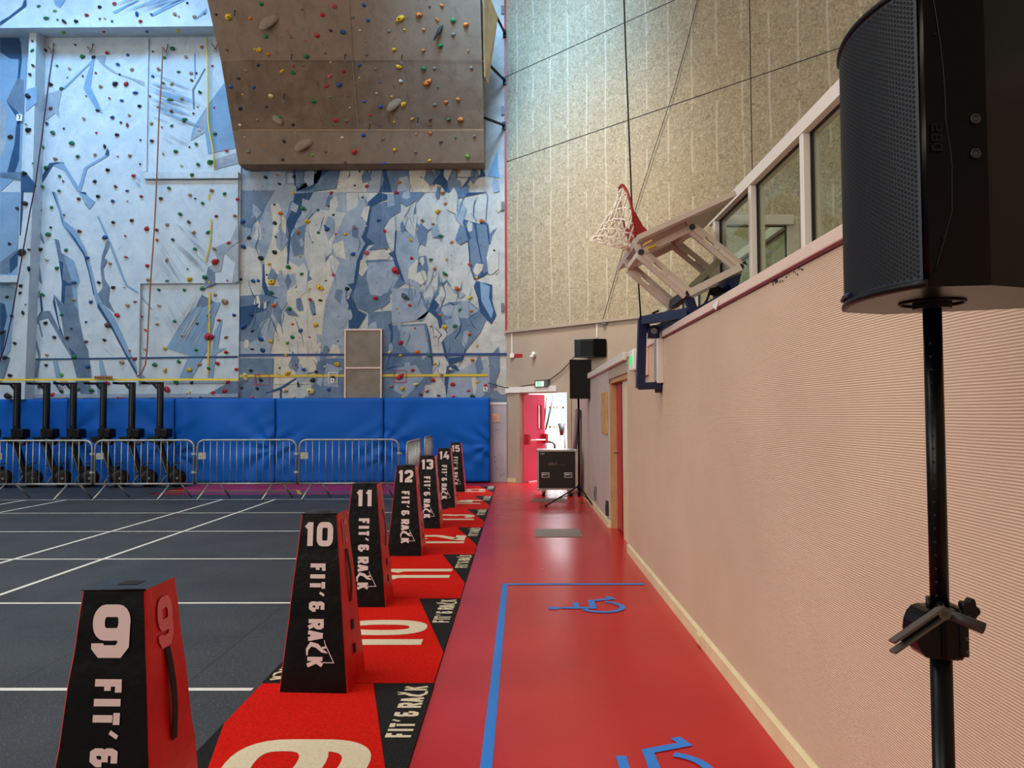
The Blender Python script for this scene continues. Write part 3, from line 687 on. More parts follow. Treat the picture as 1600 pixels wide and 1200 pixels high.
MURAL = """
AS: 0,175 100,205 175,230 160,560 140,800 130,1080 0,1200
AK: 0,175 125,230 110,370 60,365 0,325
AK: 108,240 130,260 138,370 124,490 76,580 62,625 112,700 128,760 120,1000 90,1090 45,1075 90,900 106,740 38,632 80,560 110,490 118,380 96,330
AM: 38,632 110,490 150,500 150,720 112,700
AL: 0,620 40,700 35,900 0,1000
AKb: 0,160 165,38 165,0 150,0 138,36 60,100 0,135
ASb: 335,0 410,0 372,50 345,30
ASb: 700,75 850,0 870,0 720,85
ASb: 940,90 1110,0 1160,0 960,100
ASb: 1210,130 1290,50 1290,80
AM: 0,1080 130,1075 130,1130 0,1110
AKp: 130,1085 160,1075 230,1160 210,1200 130,1200
ASp: 165,560 230,540 230,640 160,700
AS: 575,362 592,360 565,540 612,640 642,712 606,690 520,552
AL: 590,350 660,345 652,400 742,462 905,512 912,545 830,500 700,450 640,405
AL: 280,592 388,556 362,690 378,748 345,706 268,765
AS: 580,370 588,376 400,560 390,552
AK: 212,1185 310,1018 390,1012 402,1022 330,1034 240,1180 220,1200
AS: 330,1034 390,1014 455,1112 490,1168 528,1046 672,960 672,930 682,932 680,972 545,1052 505,1200 480,1195 400,1064
AK: 655,968 670,925 682,950 680,975
AS: 1400,520 1432,560 1440,700 1470,880 1490,920 1300,962 1282,826 1190,880 1205,800 1310,640
AL: 1190,880 1310,640 1285,760 1282,826
AM: 1284,430 1212,560 1216,680 1206,680 1200,560 1280,424
AS: 1212,335 1220,335 1222,490 1214,490
AL: 1340,1060 1490,1020 1490,950 1330,1000
CK: 130,0 252,0 262,70 230,120 195,150 165,240 150,280 122,270
CS: 0,0 122,0 110,350 0,520
CS: 0,520 120,350 122,560 0,600
CM: 0,440 110,355 112,430 50,515 0,510
CK: 60,420 112,370 110,460 62,515
CS: 0,560 100,600 110,700 60,1000 10,1060 0,1060
CK: 0,690 30,700 45,780 20,880 0,900
CK: 0,870 40,860 20,1000 0,1060
CM: 190,235 255,248 280,320 268,318 240,262 195,252
CM: 148,295 205,302 232,330 238,400 262,560 264,580 246,560 222,390 210,325 150,312
CS: 325,0 348,0 400,180 470,232 535,360 562,450 592,560 622,680 700,760 762,880 862,1110 910,1160 862,1160 782,1010 700,860 610,720 585,640 560,510 520,392 388,205 366,110
CK: 325,0 336,0 392,180 395,208 372,120
CK: 400,205 470,290 530,385 560,500 590,640 585,650 555,510 522,392
CK: 612,690 705,845 790,1010 872,1150 860,1160 780,1015 700,862 608,722
CM: 340,290 366,300 382,380 462,432 500,560 482,602 492,770 524,930 552,990 572,1160 480,1160 440,1010 400,900 382,780 338,640 392,702 386,560 368,432
CS: 400,400 462,432 498,560 482,602 490,740 460,700 450,560
CK: 368,430 386,560 382,690 402,700 410,590 455,580 470,560 430,570 392,545 395,440
CK: 338,640 372,830 420,960 470,1010 462,1030 420,990 372,860 330,690
CS: 605,150 616,150 682,292 765,505 795,580 862,622 955,735 946,735 862,640 786,590 742,490 672,302
CM: 668,300 692,318 650,410 672,428 645,480 655,545 690,600 680,680 722,762 640,700 608,640 640,600 628,480 636,402
CM: 185,1160 240,1030 196,870 232,790 262,745 312,742 442,1000 482,1160 448,1040 300,790 245,805 214,870 254,1020 234,1160
CK: 246,640 258,640 270,740 232,792 246,800 202,850 198,840 232,785 256,745
CM: 198,680 250,610 250,650 230,682
CM: 240,790 270,900 262,910 232,800
CS: 330,1060 350,1030 385,1160 350,1160
CS: 615,1030 640,1060 668,1160 628,1160
CS: 640,965 720,1040 660,990
CK: 500,0 535,0 565,90 556,108 530,70
CS: 490,0 540,20 595,60 560,108 520,50
CLq: 1340,350 1440,300 1490,190 1490,310 1400,380 1380,495 1340,500 1345,570 1270,600 1300,470 1360,440
CMq: 1275,590 1300,470 1340,500 1342,570
CM: 1222,720 1260,640 1345,690 1270,720
CS: 1040,975 1150,780 1222,718 1270,720 1350,690 1380,690 1340,780 1310,960 1200,1160 1120,1160 1180,1020
CS: 1300,1160 1340,870 1390,790 1360,980 1420,975 1350,1010 1330,1160
CLq: 1400,380 1490,320 1490,560 1450,568 1470,440
CK: 20,1034 130,1030 170,1042 1486,1024 1486,1036 170,1052 130,1042 20,1042
BL: -112,1030 240,1030 252,1170 230,1200 60,1200 -112,1200
BS: 60,1035 90,1035 75,1200 60,1200
BM: 240,1030 530,1030 500,1180 330,1200 250,1200
BK: 240,1085 262,1150 392,1140 400,1075 420,1040 500,1030 390,1120 365,1170 330,1190 252,1195
BK: 225,1030 245,1030 250,1160 240,1165
BW: 540,1030 735,1030 720,1140 690,1200 510,1200
BM: 720,1030 960,1030 962,1200 690,1200
BL: 735,1030 790,1030 770,1200 690,1200
BC: 955,1030 1115,1030 1105,1110 1090,1200 965,1200
BM: 1118,1030 1260,1030 1250,1200 1110,1200
BK: 1165,1030 1188,1100 1210,1200 1190,1200 1100,1150 1096,1140 1150,1090
BK: 1405,1028 1435,1100 1340,1120 1282,1200 1270,1195 1330,1110 1400,1095
BC: 1120,1150 1160,1160 1180,1200 1100,1200
BS: 1510,935 1512,1040 1522,1110 1445,1100 1475,1030
BK: 780,1030 825,1030 815,1070 850,1200 770,1200 800,1120
DL: -112,0 560,0 565,130 475,330 480,380 330,500 240,605 200,620 190,700 150,762 110,900 90,1000 100,1200 -112,1200
DC: 90,80 140,70 195,200 215,290 205,430 310,495 180,520 150,590 60,590 50,430 100,300 108,200
DW: -112,330 20,360 40,560 20,700 -60,760 -112,740
DM: 215,60 355,10 260,160 218,262 205,450 185,300 190,150
DK: 240,10 360,0 300,112 262,170 218,262 204,450 192,450 205,262 188,190 230,100
DM: -112,-10 120,-10 60,90 20,200 -50,230 -112,200
DW: 335,150 400,110 560,130 475,330 470,380 330,490 305,400 300,290
DM: 215,290 262,220 310,200 298,390 235,405
DC: 195,620 470,388 522,440 482,580 432,700 415,900 400,1000 380,1100 350,1200 112,1200 112,900 150,772 272,780 190,682
DM: 325,500 475,380 430,450 352,545 240,606 265,550
DM: 165,760 200,710 270,780
DM: 180,560 200,505 222,560 200,612
DK: 42,450 38,590 66,672 142,665 88,640 58,560 52,450
DM: -112,650 40,640 120,660 90,770 20,830 40,900 -30,940 -112,930
DK: -112,720 20,700 90,680 60,740 0,760 -40,830 -90,870 -112,800
DL: 560,130 692,60 690,200 660,280 690,342 640,402 600,622 528,690 570,722 582,852 540,1100 500,1200 350,1200 400,1000 430,700 520,440 475,382 482,320
DC: 475,330 545,300 560,420 500,400
DM: 720,90 900,30 905,120 840,160 800,222 812,290 832,350 700,365 742,322 690,282
DM: 860,0 1050,0 990,60 940,92 860,40
DM: 650,460 700,420 862,425 890,520 930,570 850,622 780,722 700,757 640,730 600,660 625,580
DL: 700,442 860,432 890,540 850,610 780,650 715,640 690,540
DK: 700,62 770,0 862,30 780,60 722,92 702,240 690,282 742,322 700,332 672,380 650,460 626,580 600,660 640,740 692,765 640,852 580,852 575,722 522,690 580,666 600,612 570,576 612,570 630,430 665,350 685,322 658,282 685,230
DL: 880,240 1050,252 1010,360 1022,450 1042,480 1022,600 930,570 900,480 872,400
DC: 690,385 860,350 825,420 700,425
DC: 955,480 1005,420 1045,480 1020,560 950,540
DK: 870,240 880,240 872,380 884,430 932,570 910,550 862,430 850,402 824,385 862,370
DM: 985,130 1000,60 1040,10 1060,0 1000,70 998,190 1065,242 1120,210 1060,260 1010,360 1050,250 992,210
DL: 850,602 1030,602 1070,730 1050,800 852,822
DM: 700,752 845,742 852,1200 790,1200 790,852 700,852
DM: 850,832 1062,822 1082,900 1106,1060 1092,1200 800,1200 832,1000
DL: 905,842 1050,832 1082,1000 960,1002 900,940
DK: 848,800 858,900 842,1000 832,1100 820,1100 834,980 844,880 825,828 845,822
DM: 1065,740 1020,625 1030,620 1085,735 1030,810 1000,800 1050,790
DK: 1062,810 1086,900 1109,1070 1098,1100 1096,1060 1076,900
DM: 1085,732 1105,660 1150,722 1200,690 1330,680 1402,742 1442,790 1400,882 1310,990 1290,1042 1210,1076 1180,1020 1150,880 1135,800
DL: 1150,722 1320,680 1392,742 1320,790 1250,782 1180,770
DL: 1180,800 1260,785 1280,830 1200,900
DK: 1075,740 1105,660 1145,705 1122,740 1162,790 1160,880 1202,1040 1282,1030 1312,988 1290,1052 1210,1082 1180,1030 1150,890 1140,800
DK: 1330,780 1385,745 1350,775
DK: 1200,685 1230,710 1290,692 1240,700
DM: 1190,1090 1250,1080 1272,1120 1342,1080 1420,1060 1472,1090 1482,1200 1190,1200
DM: 1140,490 1150,560 1166,572 1192,545 1226,605 1190,560 1166,588 1148,575 1140,640 1108,672 1100,665 1135,600
DM: 1105,285 1180,270 1160,290 1162,320 1150,290
DK: 1290,168 1395,200 1412,178 1452,200 1468,340 1462,500 1412,532 1362,548 1338,470 1322,300
DM: 1300,180 1362,200 1378,300 1408,440 1402,520 1366,535 1345,470 1332,300 1345,290
DM: 1376,200 1440,205 1456,340 1450,495 1420,510 1412,420 1388,300
DK: 1376,555 1476,580 1476,680 1502,770 1470,826 1400,752 1385,662 1360,590
DS: 1400,560 1462,590 1456,660 1484,742 1470,792 1408,680
DK: 1200,-5 1262,-5 1270,5 1450,0 1322,25 1252,40 1242,130 1292,172 1250,152 1230,110 1236,50
DM: 1460,260 1505,220 1475,270 1462,330
DM: 1475,490 1500,515 1535,480 1502,520
DL: 1220,600 1310,640 1290,660 1230,615
DM: 780,720 790,700 842,650 832,690 790,722 782,742
FM: -100,0 110,0 100,250 -100,250
FM: 385,0 560,0 560,250 300,250 380,120
FL: 440,30 540,60 520,180 420,170
FM: 795,0 1095,0 1050,180 1040,250 795,250
FL: 880,60 1000,40 1050,120 940,240 860,200
FK: 832,0 820,60 882,45 882,52 815,75 825,0
FK: 1196,45 1250,40 1270,80 1225,60 1205,110 1212,250 1190,250 1178,130
FL: 1190,250 1210,100 1270,80 1340,40 1440,0 1460,60 1470,250
FM: 1460,30 1476,60 1482,200 1468,250 1460,200
FM: 1400,250 1442,218 1500,198 1530,225 1572,225 1572,292 1462,292
FK: 60,215 150,180 250,120 258,128 160,190 158,250 148,250 150,195 62,222
FK: 258,50 268,50 272,180 258,180
FK: 250,108 380,80 380,86 250,114
EM: 0,0 60,0 20,130 0,150
EM: 95,140 220,140 195,260 160,260 165,200
EM: 330,140 350,140 385,200 420,260 400,260 370,200
EK: 330,140 345,140 378,205 372,210
EM: 470,140 560,140 580,260 520,260
ES: 600,140 660,140 640,220 610,230
EL: 860,140 1480,140 1480,155 860,160
EM: 1250,250 1430,150 1490,140 1490,260
# painted height lines
DN: -112,1012 1568,1006 1568,1020 -112,1026
FY: -112,102 1450,97 1450,112 -112,118
CY: 1300,10 1310,10 1308,48 1299,48
CY: 1314,170 1324,170 1318,262 1311,262
CYq: 1312,270 1322,270 1312,340 1286,440 1279,436 1303,340
CYq: 1302,556 1312,556 1312,570 1302,570
CY: 1303,628 1316,628 1313,900 1300,900
CY: 1300,900 1312,900 1302,1150 1292,1150
"""
body, lines_ = MURAL.split('# painted height lines')
mural(body)
# small facets and hairline cracks between the big plates
rf = random.Random(21)
for i in range(110):
    cx, cy = rf.uniform(378, 782), rf.uniform(262, 615); r_ = rf.uniform(3, 13); n = rf.choice((4, 5, 6)); el = rf.uniform(1.2, 2.6); ph = rf.uniform(0, 6)
    pts = []
    for k in range(n):
        a = ph + k * 6.283 / n + rf.uniform(-.3, .3); q = r_ * rf.uniform(.6, 1.2); pts.append((min(789, max(374, cx + q * math.cos(a) / 1.1)), min(619, max(258, cy + q * math.sin(a) * el))))
    LAY[0] += 1; o = .012 + .00007 * LAY[0]
    mw.face([onY(a, b, YF - o) for a, b in pts], rf.choice(('paint_light', 'paint_white', 'paint_light', 'paint_cream', 'paint_mid')))
for i in range(75):
    x, y = rf.uniform(378, 782), rf.uniform(262, 600); pts = [(x, y)]
    for k in range(rf.choice((2, 3, 4))): x = min(788, max(375, x + rf.uniform(-8, 8))); y = min(620, y + rf.uniform(5, 20)); pts.append((x, y))
    LAY[0] += 1; o = .012 + .00007 * LAY[0]; w = [rf.uniform(.5, 1.5) for _ in pts]; w[0] = w[-1] = .2
    mw.ribbon(pts, 1, rf.choice(('paint_mid', 'paint_deep', 'paint_mid')), lambda u, v: onY(u, v, YF - o), wf=w)
mural(lines_)
# brushed spray strokes
rs = random.Random(11)
def strokes(n, x0, y0, x1, y1, dx, dy, col, Y, w=(1.0, 3.0)):
    for i in range(n):
        a = rs.uniform(x0, x1); b_ = rs.uniform(y0, y1); L_ = rs.uniform(.5, 1.2); ww = rs.uniform(*w) / 4; LAY[0] += 1; o = .012 + .00007 * min(LAY[0], 500)
        p = (a, b_); q = (a + dx * L_, b_ + dy * L_); m_ = ((p[0] + q[0]) / 2, (p[1] + q[1]) / 2)
        mw.face([onY(p[0], p[1], Y - o), onY(m_[0], m_[1] - ww, Y - o), onY(q[0], q[1], Y - o), onY(m_[0], m_[1] + ww, Y - o)], col)
strokes(26, 228, 112, 262, 180, 55, 20, 'paint_sky', YL, (2, 6))
strokes(10, 250, 180, 275, 215, 40, 22, 'paint_light', YL)
strokes(14, 268, 345, 300, 400, 40, 38, 'paint_light', YL - .07, (1, 4))
strokes(12, 240, 370, 262, 430, 35, 55, 'paint_light', YL - .07)
strokes(14, 245, 455, 290, 500, 35, 60, 'paint_light', YL)
strokes(18, 265, 490, 300, 550, 30, -50, 'paint_cream', YL, (1, 5))
strokes(14, 280, 500, 320, 560, 25, -50, 'paint_sky', YL, (1, 5))
strokes(10, 195, 260, 215, 285, 35, 30, 'paint_sky', YL)
strokes(12, 175, 2, 240, 20, 60, -22, 'paint_sky', YB, (2, 5))
strokes(6, 225, 350, 232, 380, 18, 30, 'paint_sky', YL)
# target boxes painted round the start holds
def boxline(x0, y0, x1, y1, c, Y=YF, w=.8):
    mp = lambda u, v: onY(u, v, Y - .09)
    mp = lambda u, v: onY(u, v, Y - .05)
    mw.ribbon([(x0, y0), (x1, y0), (x1, y1), (x0, y1)], w, c, mp, True)
boxline(447, 269, 474, 287, 'paint_navy'); boxline(713.5, 261, 741, 277, 'paint_navy')
boxline(398, 585, 420, 601, 'red_trim'); boxline(615.5, 578.5, 634.5, 597.5, 'red_trim', w=1); boxline(513, 582, 527, 598, 'white_paint')
boxline(94, 596, 105, 606, 'red_trim', YL); boxline(399, 586, 405, 600, 'red_trim')
# joints and bolt holes
for (x0, y0, x1, y1) in ((372, 300, 372, 622), (480, 258, 480, 622), (598, 258, 598, 514), (700, 258, 700, 622)):
    mw.ribbon([(x0, y0), (x1, y1)], .35, 'paint_light', lambda u, v: onY(u, v, YF - .048))
for i in range(260):
    px, py = rs.uniform(378, 786), rs.uniform(262, 618)
    if 536 < px < 600 and py > 512: continue
    c = onY(px, py, YF - .049); mw.disc(c, (0, -1, 0), rs.choice((.007, .009, .012)), 'ink', 6)
for i in range(160):
    px, py = rs.uniform(60, 215), rs.uniform(75, 428)
    mw.disc(onY(px, py, YL - .055), (0, -1, 0), rs.choice((.006, .008)), 'ink', 6)
# small printed strips at the right edge
for py in (10, 167, 316, 474):
    a = onY(783, py + 5, YF - .048); b = onY(787.5, py + 8, YF - .048); mw.box((a.x, YF - .05, onY(783, py + 13, YF).z), (b.x, YF - .01, onY(783, py, YF).z), 'mid_grey')
struct(mw, 'wall_climbing', normals=True)
mb = MB(); mb.box((onY(766, 700, YF).x - .3, YF - .05, 0), (CX + .01, YF - .0, Z_(632, YF, 780)), 'greyblue_wall')
mb.box((onY(766, 700, YF).x - .3, YF - .06, Z_(632, YF, 780)), (CX + .01, YF, Z_(630, YF, 780) + .02), 'white_paint'); 
for i in range(16):
    px, py = rs.uniform(771, 791), rs.choice((rs.uniform(665, 700), rs.uniform(705, 748))); mb.disc(onY(px, py, YF - .053), (0, -1, 0), rs.uniform(.005, .013), 'ink', 7)
struct(mb, 'wall_panel_corner')

# ------------------------------------------------------------------ overhang
OV = [(256, 17.35), (203, 16.95), (95, 16.25), (0, 15.5), (-60, 15.05)]
def OVY(py):
    if py >= 256: return OV[0][1]
    for (a, ya), (b, yb_) in zip(OV, OV[1:]):
        if b <= py <= a: return ya + (yb_ - ya) * (a - py) / (a - b)
    return OV[-1][1]
xl = onY(373, 256, OV[0][1]).x; xr = onY(757, 256, OV[0][1]).x
prof = [onY(500, py, Y) for py, Y in OV]; prof = [(p.y, p.z) for p in prof]
def ovp(px, py):
    return onY(px, py, OVY(py))
mb = MB()
back = YW - .1
for i in range(len(prof) - 1):
    (ya, za), (yb_, zb_) = prof[i], prof[i + 1]; m_ = ('overhang_board', 'overhang_dirty', 'overhang_board', 'overhang_board')[i]
    mb.face([(xl, ya, za), (xr, ya, za), (xr, yb_, zb_), (xl, yb_, zb_)], m_)
ztop = prof[-1][1]
for x in (xl, xr):
    mb.face([(x, y, z) for y, z in prof] + [(x, back, ztop), (x, back, prof[0][1])], 'overhang_board')
mb.face([(xl, prof[0][0], prof[0][1]), (xr, prof[0][0], prof[0][1]), (xr, back, prof[0][1]), (xl, back, prof[0][1])], 'overhang_board')
mb.face([(xl, prof[-1][0], ztop), (xr, prof[-1][0], ztop), (xr, back, ztop), (xl, back, ztop)], 'overhang_board')
for k, (py, w) in enumerate(((203, 1.0), (95, 1.0))):
    mb.ribbon([(373, py), (756, py)], w, 'overhang_dirty' if k else 'plywood_edge', lambda u, v: onY(u, v, OVY(v) - .015))
for (x0, y0, x1, y1) in ((545, 0, 551, 95), (551, 97, 560, 203)):
    mb.ribbon([(x0, y0), (x1, y1)], 1.2, 'overhang_board', lambda u, v: onY(u, v, OVY(v) - .015))
# texture bulges cast in the board
def lump(px, py, rx, ry, rot, m='overhang_board'):
    c = ovp(px, py); n = 14; A = []
    for rad, off in ((1, 0), (.7, .03), (.3, .045)):
        A.append([mb.bm.verts.new(onY(px + (rx * math.cos(a * 2 * math.pi / n) * math.cos(rot) - ry * math.sin(a * 2 * math.pi / n) * math.sin(rot)) * rad,
                  py + (rx * math.cos(a * 2 * math.pi / n) * math.sin(rot) + ry * math.sin(a * 2 * math.pi / n) * math.cos(rot)) * rad, c.y - off)) for a in range(n)])
    i = mb.mi(m)
    for r0, r1 in zip(A, A[1:]):
        for k in range(n): f = mb.bm.faces.new((r0[k], r0[(k + 1) % n], r1[(k + 1) % n], r1[k])); f.material_index = i; f.smooth = True
    f = mb.bm.faces.new(A[-1]); f.material_index = i
lump(478, 222, 22, 8, -.62); lump(425, 28, 26, 9, -.7); lump(618, 160, 18, 7, -.8); lump(688, 45, 22, 3, -1.05, 'ink'); lump(432, 185, 12, 6, .8)
o = struct(mb, 'wall_overhang')
# plywood cheek beside the overhang
mb = MB()
pts = [onY(753, 250, OVY(200)), onY(753, -60, OVY(-30)), onY(764, -40, 16.2), onY(776, 26, 16.6), onY(760.5, 131, 17.0)]
pts = [onY(754, -60, 15.3), onY(762, -10, 15.9), onY(776, 26, 16.5), onY(760.5, 131, 17.05), onY(756, 120, 16.5)]
mb.prism(pts, (.03, .03, 0), 'plywood_edge'); struct(mb, 'wall_overhang_cheek')
# ================================================================== CLIMBING HOLDS
HOLDS = {
'A': """243,38g 340,68l 292,114gM 625,44k 714,25r 544,95r 358,124kS 403,137kM 478,133k 624,116eS 656,117tS 701,132bS 855,90bT 948,92b 880,133r 1092,87t 1115,102tS 1213,106t 1280,85nS 1172,18kS
400,202l 649,199r 918,199b 1115,194y 201,258kS 203,314g 208,411k 187,464k 178,603kM 164,777gS 180,812kM 65,854kM 282,313kM 269,408g 240,525l 251,645g 221,822kT
469,281kS 519,354gM 672,331r 796,344b 354,411gS 436,430t 584,359k 736,401b 826,436t 600,455rS 518,476kS 422,484bS 318,528kM 383,552g 723,524kM 787,524rM 631,541t 747,466kS 849,580bM 540,599gS 685,615rS 763,628b 874,663k 316,680n 612,691k 524,740t 806,720t 704,735b 795,783rT 757,765kS 293,770k 331,828gM 398,802kS 734,843k 601,830rS 449,893gM 268,917g 877,874kS 654,918kT 593,965t 485,976g 737,977rS 813,972t 348,993t 877,1026kS 206,1020gS 293,1048gM 675,1062k 373,1100g 833,1100r 396,1133kS 155,1083kM 591,1136k 268,1166g 724,1167n 797,1192b 370,1192g
957,323bS 1078,303gM 1259,296t 1161,354t 1025,361g 1118,449g 1192,459t 1226,457kS 1200,502n 1326,412rS 993,433t 953,477b 1021,519g 1076,522t 1251,577g 1065,626gM 1138,618t 939,600tS 991,665t 1071,697n 1157,750gM 1210,708nS 1234,668tS 1339,672pS 945,773t 1071,786g 1012,794tS 1246,812w 1342,837g 951,880n 1224,899g 1184,918kS 1101,947g 1021,962yS 1418,943r 1317,1013gM 1240,1030g 1135,1034w 1202,1092g 1058,1177g 1325,1190t
1356,90k 1434,103yL 1568,115o 1420,194kS 1420,309n 1494,285bS 1535,445e 1491,488k 1445,545bM 1519,590yS 1503,680kM 1465,732bS 1500,780w 1527,855yS 1552,951eM 1598,310y 1590,545b""",
'B': """30,25gM 488,40pM 415,95rM 385,223rM 61,226gM 218,231e 297,177gS 468,191u 541,197bM 602,109e 675,33b 703,126b 895,118yL 1022,93oM 1129,120o 1163,34o 1084,40nS 1047,186o 1047,315o 1228,128gM 1314,152oM 831,197e 931,186yS 1231,216e 1155,288gM 865,309y 681,262eS 687,339e 429,329e 317,352gM 18,312yM 80,341o 1328,315oS 291,60nS 648,190wS 310,255rS
14,409k 167,443yM 228,452gM 237,415rS 298,408e 466,390wS 549,446r 465,474pM 444,537rM 523,530bM 648,406b 745,432e 645,486yS 773,516bS 896,418yM 908,508w 1045,427gM 1113,428e 1349,423e 1078,511oL 1138,542gS 91,601cM 120,498gS 362,637gM 465,607e 575,600rS 67,670k 149,733gM 291,745nS 9,752e 232,781k 495,752rM 566,757e 588,672wS 677,636b 779,668bM 848,604yS 924,650yM 755,583wS 715,720rS 1116,657e 1191,637o 1262,618o 978,742y 1206,747g 1277,744oM 1090,745n 862,763yS 774,785bS 1092,780nS
175,881k 242,831yS 55,915oS 539,860w 670,846bM 790,867e 1002,836yS 1087,831o 1157,888k 1246,856gS 1365,852e 352,970l 432,946e 617,947rM 865,934y 996,950e 1319,977lM 166,996k 557,1014u 802,1021b 1083,1005y
62,1111k 145,1149k 381,1060gM 70,1046o 135,1096o 513,1134wS 617,1055k 648,1072kS 616,1160kS 695,1164r 901,1142o 1078,1064o 1262,1070o 1033,1108eS 236,1105k""",
'C': """153,72kM 108,101k 255,117n 321,95g 490,44n 615,27k 707,57b 798,57rS 880,28r 825,177n 710,190k 220,209gM 319,221kS 299,266gM 499,246n 402,143gS 784,274rS 654,283bM 256,358k 412,365g 139,374kL 185,361k 58,324k 291,422w 181,483kT 358,475g 549,411b 689,447t 790,408r 217,566g 265,640gM 160,703gS 128,588k 125,630k 463,565b 620,566k 710,596k 779,598rS 463,674t 570,686b 215,743t 383,766g 287,818k 846,686r 795,708t 733,768rM 675,836nM 539,812bS 205,848g 446,852gS 337,909k 540,935n 650,926k 421,911k 90,946k 202,980g 291,1019t 462,1033gM 286,1083k 385,1140l 549,1089bM 761,1062tM 841,1044r 65,1146k 44,655k 190,1115lM 812,990tS 34,1035kM 15,875kM 143,757kT 75,775k
916,232rM 1007,40n 1185,20t 1220,42kS 1268,71g 1405,10g 1482,46r 1128,139g 1350,153n 1469,149t 1182,189n 1042,204t 979,236n 979,300o 1212,254t 1299,253gM 1080,297k 1429,317r 1215,356g 1340,356t 1041,428tT 1350,435rL 923,460r 1173,482gS 1187,544yM 1281,536gM 1419,553rS 1503,545k 929,549t 1046,555g 1265,606gM 1152,614g 990,611g 1401,686tL 995,712t 1343,645t 980,828t 884,778r 1094,809g 1230,823g 1367,803r 1295,775kS 1465,769b 1415,908n 1140,900t 1314,906rL 1228,987g 1032,980y 1415,1002r 912,865r 907,985tS 1119,1062g 966,1078gM 1247,1077t 1357,1072rM 1031,1117yT 1182,1110yM 1306,1103g 1480,1108r
1522,185bM 1560,288k 1525,345bM 1582,555bM 1525,840bM 1573,770k 1580,868k 1578,983k 1567,1118k 1536,1145cM 1534,1165cM""",
'D': """117,80kS 152,132oM 120,194kM 298,107gL 386,114g 322,187yM 263,255oT 448,232bM 435,215b 388,255g 356,314gS 125,280g 27,412kM 113,375kM 85,451y 275,400yS 205,471gM 288,513g 69,517kS 100,560yL 97,631gM 114,709oM 211,730g 402,600yL 337,605yS 339,672r 405,678k 365,765kS 485,517p 438,554kS 455,87nS 485,143kS 500,262pS 561,264y 619,231r 552,327wS 604,390bM 568,606kM 228,827o 371,830yM 278,869bM 226,909gM 199,942l 91,931yM 30,922bM 38,989bM 12,555b 8,705b 335,908rS 400,970tS 188,1019y 507,1075yM 457,984pS 513,932eS 146,1100gS 253,1080nS 202,1132yM 297,1112bM 376,1123k 433,1094wS 351,1177kM 480,1160kM 33,1177k
687,380pM 765,176b 806,243r 973,415r 876,495rL 751,664rM 937,659sL 964,709r 882,727yS 994,850rS 904,940rM 830,1003c 900,1022y 1007,1004oM 1083,1023gM 970,298y 817,358eS 1140,120yM 1187,73o 1108,200e 1039,177e 1152,275g 1225,312o 1091,422g 1119,480o 1192,420yS 1184,514gM 1261,606oM 1340,660yM 1345,745o 1378,534y 1335,452o 1320,214yS 1409,182oM 1273,735g 1148,770o 1175,845yM 1242,836gM 1336,887o 1382,957yS 1075,927oS 1354,1049o 1120,1072y 1220,1110w 982,1113r 906,1152rL 1108,1177rM 1163,1143t 688,215wS 1092,840rS 1023,445eS 1490,365kS 235,5y 880,5r 473,5r 663,35kS 1170,5o""",
'E': """155,187nM 205,245p 327,228rM 250,175g 395,160g 383,208k 483,193gM 575,200gM 675,155rM 745,245rM 424,243g 660,225e 56,237kL 900,152g 1104,148gM 1041,190rL 1197,154k 1422,146rM 1403,202rM 1336,218rM 1174,219cM 1256,245s 1186,250k 950,250n 1513,185k 1577,245p""",
'F': """10,190k 185,200cM 238,240c 337,205cL 456,197b 850,175o 920,188yM 1002,163cM 1072,204r 1028,227n 1143,233k 1229,160rM 1330,203r 1380,150y 1434,168r 262,160kS 1236,238r 920,242y 1350,240kM"""}
SZ = {'S': .050, '': .084, 'M': .115, 'L': .175, 'T': .10}
def hold_mesh(kind):               # kind 0 jug, 1 wedge, 2 round with socket, 3 crimp, 4 tall pinch
    r = random.Random(50 + kind); bm = bmesh.new()
    bmesh.ops.create_icosphere(bm, subdivisions=2, radius=.5)
    sx, sy, szz = ((1.05, .8, .85), (1.15, .7, .7), (.92, .5, .92), (1.3, .6, .55), (.6, .75, 1.35))[kind]
    ph = [r.uniform(0, 6) for _ in range(4)]
    for v in bm.verts:
        p = v.co.copy()
        k = 1 + .16 * math.sin(4 * p.x + ph[0]) + .14 * math.sin(5 * p.z + ph[1]) + .1 * math.sin(7 * p.y + 6 * p.x + ph[2])
        if kind in (0, 4) and p.z > .1 and p.y < 0: k *= 1 + .25 * p.z
        v.co = Vector((p.x * k * sx, p.y * k * sy, p.z * k * szz))
        if kind in (1, 3): v.co.y *= .5 + .8 * max(0, .5 - p.z)
        if v.co.y > .08: v.co.y = .08
        v.co.y -= .08
    for f in bm.faces: f.smooth = True
    n = 8; y = min(v.co.y for v in bm.verts)
    vs = [bm.verts.new((.11 * math.cos(a * math.pi / 4), y * .98 - .012, .11 * math.sin(a * math.pi / 4) - .03)) for a in range(n)]
    vb = [bm.verts.new((.11 * math.cos(a * math.pi / 4), y * .6, .11 * math.sin(a * math.pi / 4) - .03)) for a in range(n)]
    f = bm.faces.new(vs); f.material_index = 1
    for a in range(n): f = bm.faces.new((vs[a], vs[(a + 1) % n], vb[(a + 1) % n], vb[a])); f.material_index = 0
    bmesh.ops.recalc_face_normals(bm, faces=bm.faces)
    return bm
HMESH = {}
def hmesh(kind, c):
    if (kind, c) not in HMESH:
        bm = hold_mesh(kind); me = bpy.data.meshes.new('climbing_hold'); bm.to_mesh(me); bm.free()
        me.materials.append(MATS['resin_' + HC[c][0].replace(' ', '_')]); me.materials.append(MATS['hole_black']); HMESH[(kind, c)] = me
    return HMESH[(kind, c)]
items = []
